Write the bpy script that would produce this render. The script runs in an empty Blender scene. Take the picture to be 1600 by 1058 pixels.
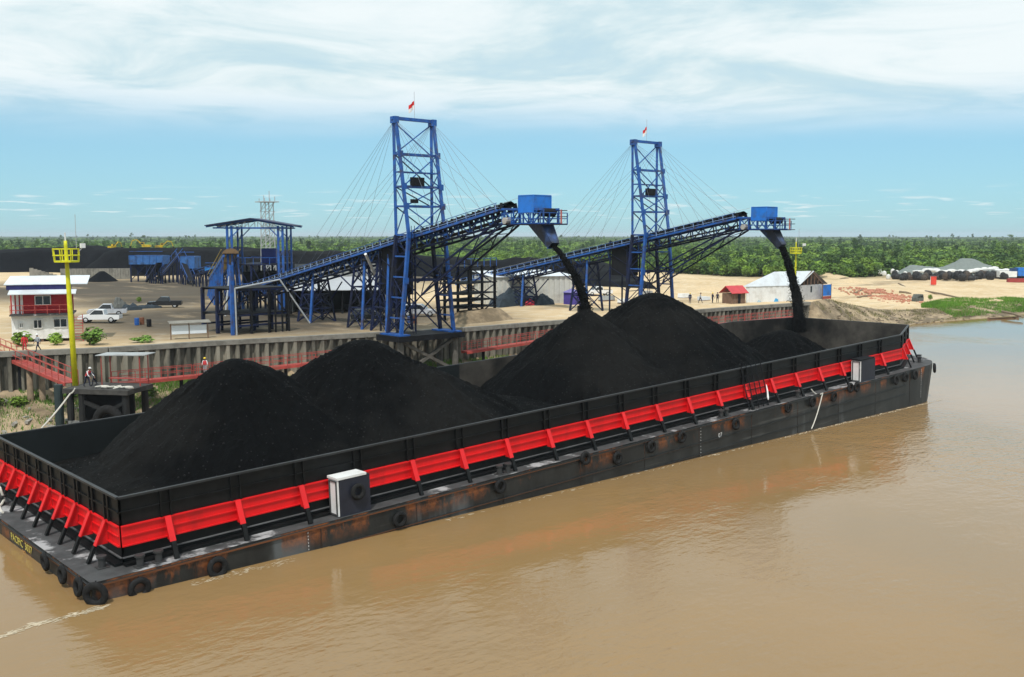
import bpy, bmesh, math, random
import numpy as np
from mathutils import Vector, Matrix, noise as mnoise

random.seed(7); RNG = np.random.default_rng(7)
S = bpy.context.scene
COL = S.collection
# ------------------------------------------------------------------ camera
CAM = Vector((-19.2346, -52.0282, 18.57)); FWD = Vector((0.667596, 0.737363, -0.103014)).normalized()
FPX = 1559.39
RIGHT = FWD.cross(Vector((0, 0, 1))).normalized(); UP = RIGHT.cross(FWD)
cd = bpy.data.cameras.new('camera'); cam = bpy.data.objects.new('camera', cd); COL.objects.link(cam)
cd.sensor_width = 36; cd.lens = 36 * FPX / 1600; cd.clip_start = 0.5; cd.clip_end = 30000
cam.matrix_world = Matrix(((RIGHT.x, UP.x, -FWD.x, CAM.x), (RIGHT.y, UP.y, -FWD.y, CAM.y), (RIGHT.z, UP.z, -FWD.z, CAM.z), (0, 0, 0, 1)))
S.camera = cam
# ------------------------------------------------------------------ light
SUN_EL, SUN_AZ = math.radians(56), Vector((-0.80, -0.60))      # direction on the ground towards the sun
w = bpy.data.worlds.new('World'); S.world = w; w.use_nodes = True
nt = w.node_tree; nt.nodes.clear()
def N(t, **k):
    n = nt.nodes.new(t)
    for a, b in k.items(): setattr(n, a, b)
    return n
def L(a, b): nt.links.new(a, b)
def M2(op, a, b=None, c=None, clamp=False):
    n = N('ShaderNodeMath', operation=op, use_clamp=clamp)
    for i, v in enumerate((a, b, c)):
        if v is None: continue
        if isinstance(v, (int, float)): n.inputs[i].default_value = v
        else: L(v, n.inputs[i])
    return n.outputs[0]
sky = N('ShaderNodeTexSky', sky_type='NISHITA', sun_disc=False, sun_elevation=SUN_EL,
        sun_rotation=math.atan2(SUN_AZ.x, SUN_AZ.y), air_density=1.0, dust_density=0.3, ozone_density=2.5, altitude=0)
tint = N('ShaderNodeMix', data_type='RGBA', blend_type='MULTIPLY'); tint.inputs[0].default_value = 1
L(sky.outputs[0], tint.inputs[6]); tint.inputs[7].default_value = (0.58, 1.0, 1.25, 1)
tc = N('ShaderNodeTexCoord'); sep = N('ShaderNodeSeparateXYZ'); L(tc.outputs['Generated'], sep.inputs[0])
den = M2('ADD', M2('MAXIMUM', sep.outputs[2], 0.0), 0.045)
cmb = N('ShaderNodeCombineXYZ'); L(M2('DIVIDE', sep.outputs[0], den), cmb.inputs[0]); L(M2('DIVIDE', sep.outputs[1], den), cmb.inputs[1])
def wn(scale, detail, rough, dist=0.0, off=(0, 0, 0), stretch=(1, 1, 1)):
    mp = N('ShaderNodeMapping'); L(cmb.outputs[0], mp.inputs[0]); mp.inputs[1].default_value = off; mp.inputs[3].default_value = stretch
    n = N('ShaderNodeTexNoise'); L(mp.outputs[0], n.inputs['Vector']); n.inputs['Scale'].default_value = scale
    n.inputs['Detail'].default_value = detail; n.inputs['Roughness'].default_value = rough; n.inputs['Distortion'].default_value = dist
    return n.outputs[0]
def ramp(v, a, b, c0=0.0, c1=1.0):
    n = N('ShaderNodeMapRange', interpolation_type='SMOOTHSTEP'); L(v, n.inputs[0])
    for i, x in enumerate((a, b, c0, c1)): n.inputs[i + 1].default_value = x
    return n.outputs[0]
big = wn(0.22, 5, 0.55, 0.3); fine = wn(0.9, 7, 0.6, 0.6, (3, 1, 0)); small = wn(1.7, 4, 0.5, 0.0, (9, 2, 0))
el = M2('ADD', sep.outputs[2], M2('MULTIPLY', M2('SUBTRACT', big, 0.5), 0.05))
deck = ramp(el, 0.078, 0.150)                                       # the high cloud sheet starts some 6 degrees up
puff = M2('MULTIPLY', ramp(small, 0.55, 0.68), ramp(sep.outputs[2], 0.012, 0.02))
puff = M2('MULTIPLY', puff, M2('SUBTRACT', 1.0, ramp(sep.outputs[2], 0.03, 0.05)))
sheet = M2('MULTIPLY', deck, ramp(fine, 0.25, 0.50, 0.70, 1.0))
mask = M2('ADD', sheet, M2('MULTIPLY', puff, 0.7), clamp=True)
cc = N('ShaderNodeMix', data_type='RGBA'); L(ramp(fine, 0.36, 0.62), cc.inputs[0])
cc.inputs[6].default_value = (6.4, 8.1, 8.6, 1); cc.inputs[7].default_value = (8.9, 9.7, 9.9, 1)
mx = N('ShaderNodeMix', data_type='RGBA'); L(mask, mx.inputs[0])
veil = N('ShaderNodeMix', data_type='RGBA'); veil.inputs[0].default_value = 0.55; L(tint.outputs[2], veil.inputs[6]); veil.inputs[7].default_value = (4.2, 6.9, 8.2, 1); L(veil.outputs[2], mx.inputs[6]); L(cc.outputs[2], mx.inputs[7])
bg = N('ShaderNodeBackground'); bg.inputs[1].default_value = 0.10; L(mx.outputs[2], bg.inputs[0])
wo = N('ShaderNodeOutputWorld'); L(bg.outputs[0], wo.inputs[0])
sd = bpy.data.lights.new('sun', 'SUN'); sd.energy = 3.3; sd.angle = math.radians(0.9); sd.color = (1.0, 0.95, 0.87)
sun = bpy.data.objects.new('sun', sd); COL.objects.link(sun)
a2 = SUN_AZ.normalized(); sdir = Vector((a2.x * math.cos(SUN_EL), a2.y * math.cos(SUN_EL), math.sin(SUN_EL)))
sun.rotation_euler = (-sdir).to_track_quat('-Z', 'Y').to_euler(); sun.location = (-60, -60, 90)
S.view_settings.view_transform = 'Standard'; S.view_settings.look = 'None'; S.view_settings.exposure = 0.0; S.view_settings.gamma = 1
S.view_settings.use_curve_mapping = False

# ------------------------------------------------------------------ helpers
def ray(u, v):
    return FWD + RIGHT * ((u - 800) / FPX) + UP * ((529 - v) / FPX)
def PZ(u, v, z): d = ray(u, v); return CAM + d * ((z - CAM.z) / d.z)
def PX(u, v, x): d = ray(u, v); return CAM + d * ((x - CAM.x) / d.x)
def PY(u, v, y): d = ray(u, v); return CAM + d * ((y - CAM.y) / d.y)
ZL = 7.2
V = Vector
MATS = {}
def mat(name, col, rough=0.6, metal=0.0, var=0.25, scale=1.5, dirt=None, dirt_amt=0.0, dirt_scale=0.6, bump=0.0, bump_scale=8, spec=0.4, trans=0.0, dirt_lo=0.5, dirt_hi=0.62, stretch=None):
    """principled paint with world-space noise: brightness variation, patches of dirt or rust, fine relief"""
    if name in MATS: return MATS[name]
    m = bpy.data.materials.new(name); m.use_nodes = True; t = m.node_tree; b = t.nodes['Principled BSDF']
    g = t.nodes.new('ShaderNodeNewGeometry'); pos = g.outputs['Position']
    if stretch:
        mp = t.nodes.new('ShaderNodeMapping'); t.links.new(pos, mp.inputs[0]); mp.inputs[3].default_value = stretch; pos = mp.outputs[0]
    def nz(sc, det=4, ro=0.6):
        n = t.nodes.new('ShaderNodeTexNoise'); t.links.new(pos, n.inputs['Vector']); n.inputs['Scale'].default_value = sc
        n.inputs['Detail'].default_value = det; n.inputs['Roughness'].default_value = ro; return n.outputs[0]
    mr = t.nodes.new('ShaderNodeMapRange'); t.links.new(nz(scale), mr.inputs[0]); mr.inputs[1].default_value = .25; mr.inputs[2].default_value = .75
    mr.inputs[3].default_value = 1 - var; mr.inputs[4].default_value = 1 + var
    mu = t.nodes.new('ShaderNodeMix'); mu.data_type = 'RGBA'; mu.blend_type = 'MULTIPLY'; mu.inputs[0].default_value = 1
    mu.inputs[6].default_value = (*col, 1); t.links.new(mr.outputs[0], mu.inputs[7]); out = mu.outputs[2]
    if dirt:
        dr = t.nodes.new('ShaderNodeMapRange'); t.links.new(nz(dirt_scale, 7, .65), dr.inputs[0]); dr.inputs[1].default_value = dirt_lo; dr.inputs[2].default_value = dirt_hi
        dr.inputs[4].default_value = dirt_amt
        mx = t.nodes.new('ShaderNodeMix'); mx.data_type = 'RGBA'; t.links.new(dr.outputs[0], mx.inputs[0]); t.links.new(out, mx.inputs[6]); mx.inputs[7].default_value = (*dirt, 1); out = mx.outputs[2]
    t.links.new(out, b.inputs['Base Color'])
    b.inputs['Roughness'].default_value = rough; b.inputs['Metallic'].default_value = metal; b.inputs['Specular IOR Level'].default_value = spec
    if trans: b.inputs['Transmission Weight'].default_value = trans
    if bump:
        bp = t.nodes.new('ShaderNodeBump'); bp.inputs['Strength'].default_value = min(1, bump); bp.inputs['Distance'].default_value = 0.1
        t.links.new(nz(bump_scale, 5, .7), bp.inputs['Height']); t.links.new(bp.outputs[0], b.inputs['Normal'])
    MATS[name] = m; return m
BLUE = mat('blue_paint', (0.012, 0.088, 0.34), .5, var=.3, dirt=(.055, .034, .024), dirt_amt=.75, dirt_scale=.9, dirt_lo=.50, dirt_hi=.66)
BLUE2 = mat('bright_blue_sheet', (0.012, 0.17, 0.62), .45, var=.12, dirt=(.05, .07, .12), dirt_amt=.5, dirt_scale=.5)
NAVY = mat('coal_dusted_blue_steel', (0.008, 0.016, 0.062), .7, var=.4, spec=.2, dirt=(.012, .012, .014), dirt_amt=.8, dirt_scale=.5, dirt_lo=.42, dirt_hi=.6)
DARK = mat('dark_steel', (0.008, 0.0085, 0.011), .75, var=.4, spec=.2)
BLACK = mat('black_marine_paint', (0.0035, 0.0038, 0.0042), .5, var=.4, spec=.22, dirt=(.028, .027, .025), dirt_amt=.35, dirt_scale=.7, dirt_lo=.5, dirt_hi=.75)
RED = mat('red_marine_paint', (0.68, 0.007, 0.010), .45, var=.08, scale=1.2, dirt=(.28, .010, .012), dirt_amt=.4, stretch=(1, 1, .25), dirt_scale=.8, dirt_lo=.50, dirt_hi=.72, bump=.12, bump_scale=.8)
PINK = mat('faded_red_paint', (0.38, 0.060, 0.05), .6, var=.25, dirt=(.2, .09, .06), dirt_amt=.5)
YEL = mat('yellow_paint', (0.62, 0.60, 0.012), .5, var=.15, dirt=(.25, .2, .03), dirt_amt=.4)
WHITE = mat('white_paint', (0.72, 0.73, 0.73), .5, var=.08, dirt=(.45, .42, .38), dirt_amt=.4)
ROOFW = mat('white_sheet_roof', (0.62, 0.67, 0.72), .45, var=.06, dirt=(.42, .43, .44), dirt_amt=.5, dirt_scale=.25)
GREY = mat('grey_sheet', (0.34, 0.36, 0.37), .55, var=.12, dirt=(.2, .19, .18), dirt_amt=.6, dirt_scale=.4)
GALV = mat('galvanised_pipe', (0.42, 0.44, 0.46), .45, metal=.3, var=.1)
CONC = mat('concrete', (0.22, 0.21, 0.185), .9, var=.2, dirt=(.12, .115, .1), dirt_amt=.7, bump=.3)
PILE = mat('weathered_sheet_pile', (0.25, 0.23, 0.185), .85, var=.3, scale=.9, dirt=(.035, .034, .028), dirt_amt=.85, dirt_scale=.5, dirt_lo=.44, dirt_hi=.60, stretch=(1, 1, .25))
WOODPILE = mat('old_timber_pile', (0.20, 0.15, 0.10), .9, var=.35, scale=2)
RUBBER = mat('tyre_rubber', (0.013, 0.013, 0.0135), .85, var=.5, scale=4, spec=.2)
ROPE = mat('pale_rope', (0.55, 0.53, 0.48), .9, var=.2)
COAL = mat('coal', (0.0017, 0.0019, 0.0022), .8, var=.5, scale=2.2, dirt=(.0095, .0092, .0088), dirt_amt=.75, dirt_scale=.065, dirt_lo=.49, dirt_hi=.60, bump=1.0, bump_scale=4.5, spec=.05)
COALB = mat('stockpile_coal', (0.0055, 0.006, 0.008), .9, var=.4, scale=.4, bump=1.0, bump_scale=1.5, spec=.08)
GLASS = mat('dark_glass', (0.012, 0.015, 0.018), .12, spec=.6, var=.1)
REDW = mat('shaded_red_wall', (0.33, 0.010, 0.018), .55, var=.2)  # same red as the end wall, darkened in colour for eaves shade
BROWNW = mat('brown_timber', (0.16, 0.10, 0.07), .85, var=.3)
SKIN = mat('skin', (0.30, 0.16, 0.10), .6)
GREYD = mat('grey_deck_plate', (0.050, 0.051, 0.053), .75, var=.45, scale=1.1, dirt=(.40, .40, .41), dirt_amt=.85, dirt_scale=.40, dirt_lo=.54, dirt_hi=.62)

def link(name, me, m=None, parent=None, M=None):
    o = bpy.data.objects.new(name, me); COL.objects.link(o)
    if m is not None and len(me.materials) == 0: me.materials.append(m)
    if parent is not None: o.parent = parent
    if M is not None: o.matrix_local = M
    return o
class MB:
    """collects plain shapes and links them as one mesh"""
    def __init__(s): s.v = []; s.f = []
    def add(s, vs, fs):
        n = len(s.v); s.v += [tuple(x) for x in vs]; s.f += [tuple(i + n for i in f) for f in fs]; return s
    def box(s, c, d, M=None):
        x, y, z = [k / 2 for k in d]; c = V(c)
        vs = [V((a * x, b * y, e * z)) for a in (-1, 1) for b in (-1, 1) for e in (-1, 1)]
        if M is not None: vs = [M @ q for q in vs]
        return s.add([c + q for q in vs], [(0, 1, 3, 2), (4, 6, 7, 5), (0, 4, 5, 1), (2, 3, 7, 6), (0, 2, 6, 4), (1, 5, 7, 3)])
    def bb(s, a, b):
        return s.box([(a[i] + b[i]) / 2 for i in range(3)], [abs(b[i] - a[i]) for i in range(3)])
    def beam(s, a, b, w, h=None):
        a, b = V(a), V(b); h = h or w; d = b - a
        R = frame(d); return s.box((a + b) / 2, (w, h, d.length), R)
    def tube(s, pts, r, n=7, cap=True):
        pts = [V(q) for q in pts]; rs = r if isinstance(r, (list, tuple)) else [r] * len(pts); rings = []
        for i, q in enumerate(pts):
            d = pts[min(i + 1, len(pts) - 1)] - pts[max(i - 1, 0)]; R = frame(d)
            rings += [q + R @ V((rs[i] * math.cos(2 * math.pi * k / n), rs[i] * math.sin(2 * math.pi * k / n), 0)) for k in range(n)]
        fs = [(i * n + k, i * n + (k + 1) % n, (i + 1) * n + (k + 1) % n, (i + 1) * n + k) for i in range(len(pts) - 1) for k in range(n)]
        if cap: fs += [tuple(range(n))[::-1], tuple((len(pts) - 1) * n + k for k in range(n))]
        return s.add(rings, fs)
    def prism(s, poly, d):
        n = len(poly); poly = [V(q) for q in poly]; d = V(d)
        return s.add(poly + [q + d for q in poly], [tuple(range(n))[::-1], tuple(range(n, 2 * n))] + [(i, (i + 1) % n, n + (i + 1) % n, n + i) for i in range(n)])
    def torus(s, c, R, r, ax, n=18, k=8, squash=1.0):
        F = frame(ax); c = V(c); vs = []
        for i in range(n):
            a = 2 * math.pi * i / n
            for j in range(k):
                b = 2 * math.pi * j / k; q = R + r * math.cos(b)
                vs.append(c + F @ V((q * math.cos(a), q * math.sin(a), r * squash * math.sin(b))))
        return s.add(vs, [(i * k + j, ((i + 1) % n) * k + j, ((i + 1) % n) * k + (j + 1) % k, i * k + (j + 1) % k) for i in range(n) for j in range(k)])
    def mesh(s, name, inv=None, smooth=False):
        me = bpy.data.meshes.new(name); vs = s.v if inv is None else [tuple(inv @ V(q)) for q in s.v]
        me.from_pydata(vs, [], s.f); me.validate(); me.update()
        bm = bmesh.new(); bm.from_mesh(me); bmesh.ops.recalc_face_normals(bm, faces=bm.faces); bm.to_mesh(me); bm.free()
        if smooth: me.shade_smooth()
        return me
def frame(d):
    z = V(d).normalized(); x = V((0, 0, 1)).cross(z)
    if x.length < 1e-4: x = V((1, 0, 0))
    x.normalize(); y = z.cross(x); return Matrix((x, y, z)).transposed()
UNIT = {}
def unit(m, n=0):
    k = (m.name, n)
    if k not in UNIT:
        b = MB()
        if n: b.tube([(0, 0, -.5), (0, 0, .5)], .5, n)
        else: b.box((0, 0, 0), (1, 1, 1))
        UNIT[k] = b.mesh('member'); UNIT[k].materials.append(m)
    return UNIT[k]
class Thing:
    """an Empty at the thing's base; parts are given in world space (or in the thing's own space when local)"""
    def __init__(s, name, label, cat, loc=(0, 0, 0), group=None, M=None, local=False):
        s.e = bpy.data.objects.new(name, None); COL.objects.link(s.e); s.e.empty_display_size = .3
        s.M = M if M is not None else Matrix.Translation(V(loc)); s.e.matrix_world = s.M; s.inv = Matrix.Identity(4) if local else s.M.inverted()
        s.e['label'] = label; s.e['category'] = cat
        if group: s.e['group'] = group
    def part(s, name, mb, m, smooth=False, under=None, label=None):
        o = link(name, mb.mesh(name, s.inv, smooth), m, under or s.e)
        if label: o['label'] = label
        return o
    def beam(s, name, a, b, w, m, h=None, round=0, under=None):
        a, b = s.inv @ V(a), s.inv @ V(b); d = b - a
        M = Matrix.Translation((a + b) / 2) @ frame(d).to_4x4() @ Matrix.Diagonal((w, h or w, d.length, 1))
        return link(name, unit(m, round), None, under or s.e, M)
    def box(s, name, a, b, m, under=None):
        c = [(a[i] + b[i]) / 2 for i in range(3)]; d = [abs(b[i] - a[i]) for i in range(3)]
        return link(name, unit(m), None, under or s.e, Matrix.Translation(s.inv @ V(c)) @ Matrix.Diagonal((*d, 1)))
def tag(o, label, cat, group=None, kind=None):
    if label: o['label'] = label
    if cat: o['category'] = cat
    if group: o['group'] = group
    if kind: o['kind'] = kind
    return o
def single(name, mb, m, label, cat, loc, group=None, smooth=False, kind=None, M=None):
    M = M if M is not None else Matrix.Translation(V(loc))
    o = link(name, mb.mesh(name, M.inverted() if loc is not None else None, smooth), m); o.matrix_world = M
    return tag(o, label, cat, group, kind)
def copy_tree(o, parent=None):
    c = o.copy(); COL.objects.link(c); c.parent = parent
    for ch in o.children: copy_tree(ch, c)
    return c
ORD = 'first second third fourth fifth sixth seventh eighth ninth tenth eleventh twelfth thirteenth fourteenth fifteenth sixteenth seventeenth eighteenth nineteenth twentieth'.split()
def fbm(x, y, z=0, o=4): return mnoise.fractal(V((x, y, z)), 1.0, 2.0, o)
# ------------------------------------------------------------------ ground, bank, river
WALL = [(-40, 70.0), (6.9, 53.0), (17.7, 49.6), (28.3, 48.4), (48, 44.2), (58, 42.4), (78, 41.9), (110, 41.3), (131, 39.3)]
def wallY(x): return float(np.interp(x, [q[0] for q in WALL], [q[1] for q in WALL]))
XS_EDGE = [-3000, -400, -40, 6.9, 17.7, 28.3, 48, 58, 78, 110, 131, 142, 160, 185, 220, 300, 600, 9000]
YS_EDGE = [1200, 230, 70, 53, 49.6, 48.4, 44.2, 42.4, 41.9, 41.3, 39.3, 42.5, 51, 55, 50, 44, 20, -900]
def edgeY(x): return float(np.interp(x, XS_EDGE, YS_EDGE))
def landZ(x, y):
    """yard height: level behind the sheet piles, falling to a low sandy shore beyond them"""
    k = min(1, max(0, (x - 138) / 60)); k = k * k * (3 - 2 * k)
    inland = min(1, max(0, (y - edgeY(x)) / 120))
    t = y - edgeY(x); dune = 0 if x < 136 or t < 12 or t > 450 else (.9 * max(0, fbm(x * .035, y * .05, 4)) + .35 * fbm(x * .09, y * .12, 6)) * min(1, (x - 136) / 20) * min(1, (t - 12) / 15)
    return ZL - k * (5.2 - 1.6 * inland) + dune
xs = [-3000, -1500, -800, -400, -200, -100, -60, -40] + list(np.arange(-34, 262, 4.0)) + [270, 290, 320, 360, 420, 500, 600, 800, 1100, 1600, 2400, 4000, 6500, 9000]
ts = [0, .6, 1.5, 3, 5, 8, 11, 15, 20, 25, 31, 38, 46, 55, 66, 80, 100, 125, 155, 190, 240, 300, 380, 480, 620, 850, 1200, 1800, 2800, 4500, 8000, 14000]
vs = []; fs = []
for i, x in enumerate(xs):
    for j, t in enumerate(ts):
        y = edgeY(x) + t; z = landZ(x, y)
        if t > 3 and t < 500: z += .22 * fbm(x * .06, y * .06) * min(1, (t - 3) / 12)
        vs.append((x, y, z))
n = len(ts)
fs = [(i * n + j, (i + 1) * n + j, (i + 1) * n + j + 1, i * n + j + 1) for i in range(len(xs) - 1) for j in range(n - 1)]
gm = bpy.data.meshes.new('ground'); gm.from_pydata(vs, [], fs); gm.shade_smooth()
SAND = bpy.data.materials.new('sandy_yard'); SAND.use_nodes = True; t_ = SAND.node_tree; b_ = t_.nodes['Principled BSDF']
g_ = t_.nodes.new('ShaderNodeNewGeometry')
def tn(sc, det=5, ro=.6, st=None):
    p_ = g_.outputs['Position']
    if st: mp = t_.nodes.new('ShaderNodeMapping'); t_.links.new(p_, mp.inputs[0]); mp.inputs[3].default_value = st; p_ = mp.outputs[0]
    n_ = t_.nodes.new('ShaderNodeTexNoise'); t_.links.new(p_, n_.inputs['Vector']); n_.inputs['Scale'].default_value = sc; n_.inputs['Detail'].default_value = det; n_.inputs['Roughness'].default_value = ro; return n_.outputs[0]
def tr(v, a, b, c=0., d=1.):
    n_ = t_.nodes.new('ShaderNodeMapRange'); n_.interpolation_type = 'SMOOTHSTEP'; t_.links.new(v, n_.inputs[0])
    for i, x in enumerate((a, b, c, d)): n_.inputs[i + 1].default_value = x
    return n_.outputs[0]
def tmix(f, a, b):
    n_ = t_.nodes.new('ShaderNodeMix'); n_.data_type = 'RGBA'
    for i, x in ((0, f), (6, a), (7, b)):
        if isinstance(x, (tuple, float)): n_.inputs[i].default_value = x if isinstance(x, float) else (*x, 1)
        else: t_.links.new(x, n_.inputs[i])
    return n_.outputs[2]
def tmath(op, a, b):
    n_ = t_.nodes.new('ShaderNodeMath'); n_.operation = op; n_.use_clamp = True
    for i, x in enumerate((a, b)):
        if isinstance(x, (int, float)): n_.inputs[i].default_value = x
        else: t_.links.new(x, n_.inputs[i])
    return n_.outputs[0]
sx = t_.nodes.new('ShaderNodeSeparateXYZ'); t_.links.new(g_.outputs['Position'], sx.inputs[0])
c_ = tmix(tr(tn(.08), .3, .7), (.62, .475, .295), (.50, .365, .21))
c_ = tmix(tr(tn(.5, 6), .45, .75), c_, (.66, .56, .41))
# tracked coal dust: spread round the loading plant and the stock yard, thin by the shore
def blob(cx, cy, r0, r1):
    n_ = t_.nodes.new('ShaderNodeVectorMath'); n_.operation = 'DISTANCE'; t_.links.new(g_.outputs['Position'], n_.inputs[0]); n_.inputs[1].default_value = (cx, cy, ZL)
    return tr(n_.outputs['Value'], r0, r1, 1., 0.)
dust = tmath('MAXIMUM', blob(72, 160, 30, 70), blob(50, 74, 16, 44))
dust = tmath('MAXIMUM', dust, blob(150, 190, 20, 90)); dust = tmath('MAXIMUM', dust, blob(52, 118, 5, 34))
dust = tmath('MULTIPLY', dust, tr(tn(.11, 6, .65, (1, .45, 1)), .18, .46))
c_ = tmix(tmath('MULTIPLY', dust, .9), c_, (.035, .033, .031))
track_shade = tmath('MULTIPLY', tr(tn(.05, 6, .7, (.35, 1, 1)), .55, .68), .6)  # dark streaks for wheel tracks and puddles, with ground shadow painted in
c_ = tmix(track_shade, c_, (.16, .12, .085))
# the forest floor beyond the yard is green scrub
far = t_.nodes.new('ShaderNodeVectorMath'); far.operation = 'DISTANCE'; t_.links.new(g_.outputs['Position'], far.inputs[0]); far.inputs[1].default_value = (110, 60, ZL)
fa = t_.nodes.new('ShaderNodeAttribute'); fa.attribute_name = 'scrub'
c_ = tmix(fa.outputs['Fac'], c_, (.035, .062, .016))
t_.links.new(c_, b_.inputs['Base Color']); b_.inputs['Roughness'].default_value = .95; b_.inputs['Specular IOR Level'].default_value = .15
bp_ = t_.nodes.new('ShaderNodeBump'); bp_.inputs['Strength'].default_value = .5; bp_.inputs['Distance'].default_value = .25; t_.links.new(tn(.9, 8, .7), bp_.inputs['Height']); t_.links.new(bp_.outputs[0], b_.inputs['Normal'])
# forest front as a polyline of pixels on the ground -> where the scrub starts, measured as a distance from the camera over bearing
FRONT_U = [-900, -300, 0, 340, 420, 700, 1000, 1060, 1130, 1240, 1330, 1420, 1600, 2000, 2600]
FRONT_R = [700, 680, 640, 560, 500, 470, 430, 400, 385, 370, 385, 430, 450, 470, 480]
def bearing_u(x, y):
    d = V((x, y, CAM.z)) - CAM; f = d.dot(V((FWD.x, FWD.y, 0)).normalized())
    if f <= 1: return None
    return 800 + FPX * d.dot(RIGHT) / f
def frontR(u): return float(np.interp(u, FRONT_U, FRONT_R))
at_ = gm.attributes.new('scrub', 'FLOAT', 'POINT')
for i, q in enumerate(vs):
    u = bearing_u(q[0], q[1]); r = math.hypot(q[0] - CAM.x, q[1] - CAM.y)
    at_.data[i].value = 0 if u is None else min(1, max(0, (r - frontR(u) + 12) / 25))
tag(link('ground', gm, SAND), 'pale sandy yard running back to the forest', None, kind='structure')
# bank below the wall and the shore
vs = []; fr = [0, .1, .25, .4, .55, .7, .85, 1, 1.3]
bx = [-3000, -400, -100, -60] + list(np.arange(-40, 300, 2.0)) + [340, 420, 600, 1500, 9000]
for x in bx:
    behind = min(1, max(0, (x - 129.6) / 1.4)); top = 3.5 * (1 - behind) + (landZ(x, edgeY(x)) + .02) * behind
    wdt = 13 * (1 - behind) + 9 * behind; y0 = edgeY(x) + .05
    for f in fr:
        z = top * (1 - f) ** 1.15 if f < 1 else -(f - 1) * 4
        vs.append((x, y0 - f * wdt + (1.2 * fbm(x * .15, f * 3) if f > .2 else 0), z + (.25 * fbm(x * .4, f * 6) if 0 < f < 1.2 else 0)))
n = len(fr); fs = [(i * n + j, i * n + j + 1, (i + 1) * n + j + 1, (i + 1) * n + j) for i in range(len(bx) - 1) for j in range(n - 1)]
bm_ = bpy.data.meshes.new('river_bank'); bm_.from_pydata(vs, [], fs); bm_.shade_smooth()
MUD = mat('bank_mud', (.33, .25, .16), .9, var=.35, scale=.8, dirt=(.12, .09, .055), dirt_amt=.85, dirt_scale=.22, dirt_lo=.44, dirt_hi=.58, bump=.8, bump_scale=2.5)
tag(link('river_bank', bm_, MUD), 'muddy river bank below the sheet piles', None, kind='structure')
# river: one sheet, muddy brown, rippled
WAT = bpy.data.materials.new('muddy_river'); WAT.use_nodes = True; t_ = WAT.node_tree; b_ = t_.nodes['Principled BSDF']; g_ = t_.nodes.new('ShaderNodeNewGeometry')
wc = tmix(tr(tn(.035, 4), .35, .65), (.270, .165, .066), (.245, .155, .068)); t_.links.new(wc, b_.inputs['Base Color'])
b_.inputs['Roughness'].default_value = .045; b_.inputs['IOR'].default_value = 1.33; b_.inputs['Specular IOR Level'].default_value = .5
calm = tr(tn(.022, 5, .6, (1, .6, 1)), .47, .70, .07, .60)
hh = t_.nodes.new('ShaderNodeMath'); hh.operation = 'MULTIPLY_ADD'; t_.links.new(tn(.30, 3, .5, (1, 1.7, 1)), hh.inputs[0]); hh.inputs[1].default_value = 2.0; t_.links.new(tn(1.3, 4, .5, (1, 1.8, 1)), hh.inputs[2])
bp_ = t_.nodes.new('ShaderNodeBump'); bp_.inputs['Distance'].default_value = .12; t_.links.new(calm, bp_.inputs['Strength']); t_.links.new(hh.outputs[0], bp_.inputs['Height']); t_.links.new(bp_.outputs[0], b_.inputs['Normal'])
rm = bpy.data.meshes.new('river'); rm.from_pydata([(-9000, -9000, 0), (14000, -9000, 0), (14000, 1500, 0), (-9000, 1500, 0)], [], [(0, 1, 2, 3)])
tag(link('river', rm, WAT), 'wide muddy brown river', None, kind='structure')

# sheet pile wall
wl = Thing('sheet_pile_wall', 'long grey sheet pile wall with a concrete cap along the wharf edge', 'retaining wall', (48, 44, 3.2))
pts = [V((q[0], q[1], 0)) for q in WALL[1:]] + [V((132.2, 44, 0)), V((134, 52, 0))]; pts[0] = V((-14, 60.5, 0)); 
pitch = 1.05; i = 0; pile_mb = MB()
prof = [(-.62, 0), (-.36, 0), (-.2, -.5), (.2, -.5), (.36, 0), (.62, 0), (.62, .06), (.32, .06), (.16, -.43), (-.16, -.43), (-.32, .06), (-.62, .06)]
pile_mb.prism([(a, b, 0) for a, b in prof], (0, 0, 1)); pm_ = pile_mb.mesh('sheet_pile'); pm_.materials.append(PILE)
for a, b in zip(pts, pts[1:]):
    d = (b - a); L_ = d.length; k = max(1, round(L_ / pitch)); d.normalize(); ang = math.atan2(d.y, d.x)
    for j in range(k):
        c = a + d * ((j + .5) * L_ / k); h = 4.6 + random.uniform(-.05, .12)
        o = link('sheet_pile', pm_, None, wl.e, wl.inv @ Matrix.Translation((c.x, c.y, ZL - .35 - h)) @ Matrix.Rotation(ang + random.uniform(-.02, .02), 4, 'Z') @ Matrix.Diagonal((L_ / k / 1.25, 1, h, 1)))
    wl.beam('cap_beam', a + V((0, 0, ZL - .12)) + V((d.y, -d.x, 0)) * .12, b + V((0, 0, ZL - .12)) + V((d.y, -d.x, 0)) * .12, .9, CONC, .5)
# ------------------------------------------------------------------ barge (own space: x along, y to the shore, z = 0 on deck)
TR = 0.0341; BM = Matrix.Translation((0, 0, 1.115)) @ Matrix.Rotation(-TR, 4, 'Y')
BI = BM.inverted()
CW, INS, ST, HC = 22.0, 1.48, 2.18, 3.683          # coaming width, side deck, stern deck, coaming height
LX, LB, CH = 85.4, 94.2, 3.5                        # straight coaming, bow wall, bow chamfer
bg_ = Thing('coal_barge', 'long black coal barge with a bright red band round its cargo walls', 'barge', M=BM, local=True)
HULL = bpy.data.materials.new('rusty_black_hull'); HULL.use_nodes = True; t_ = HULL.node_tree; b_ = t_.nodes['Principled BSDF']
g_ = t_.nodes.new('ShaderNodeTexCoord')  # object space keeps the streaks on the plates
_o = g_.outputs['Object']; _g = g_
class G2:
    outputs = {'Position': _o}
g_ = G2()
sp = t_.nodes.new('ShaderNodeSeparateXYZ'); t_.links.new(_o, sp.inputs[0])
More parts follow.
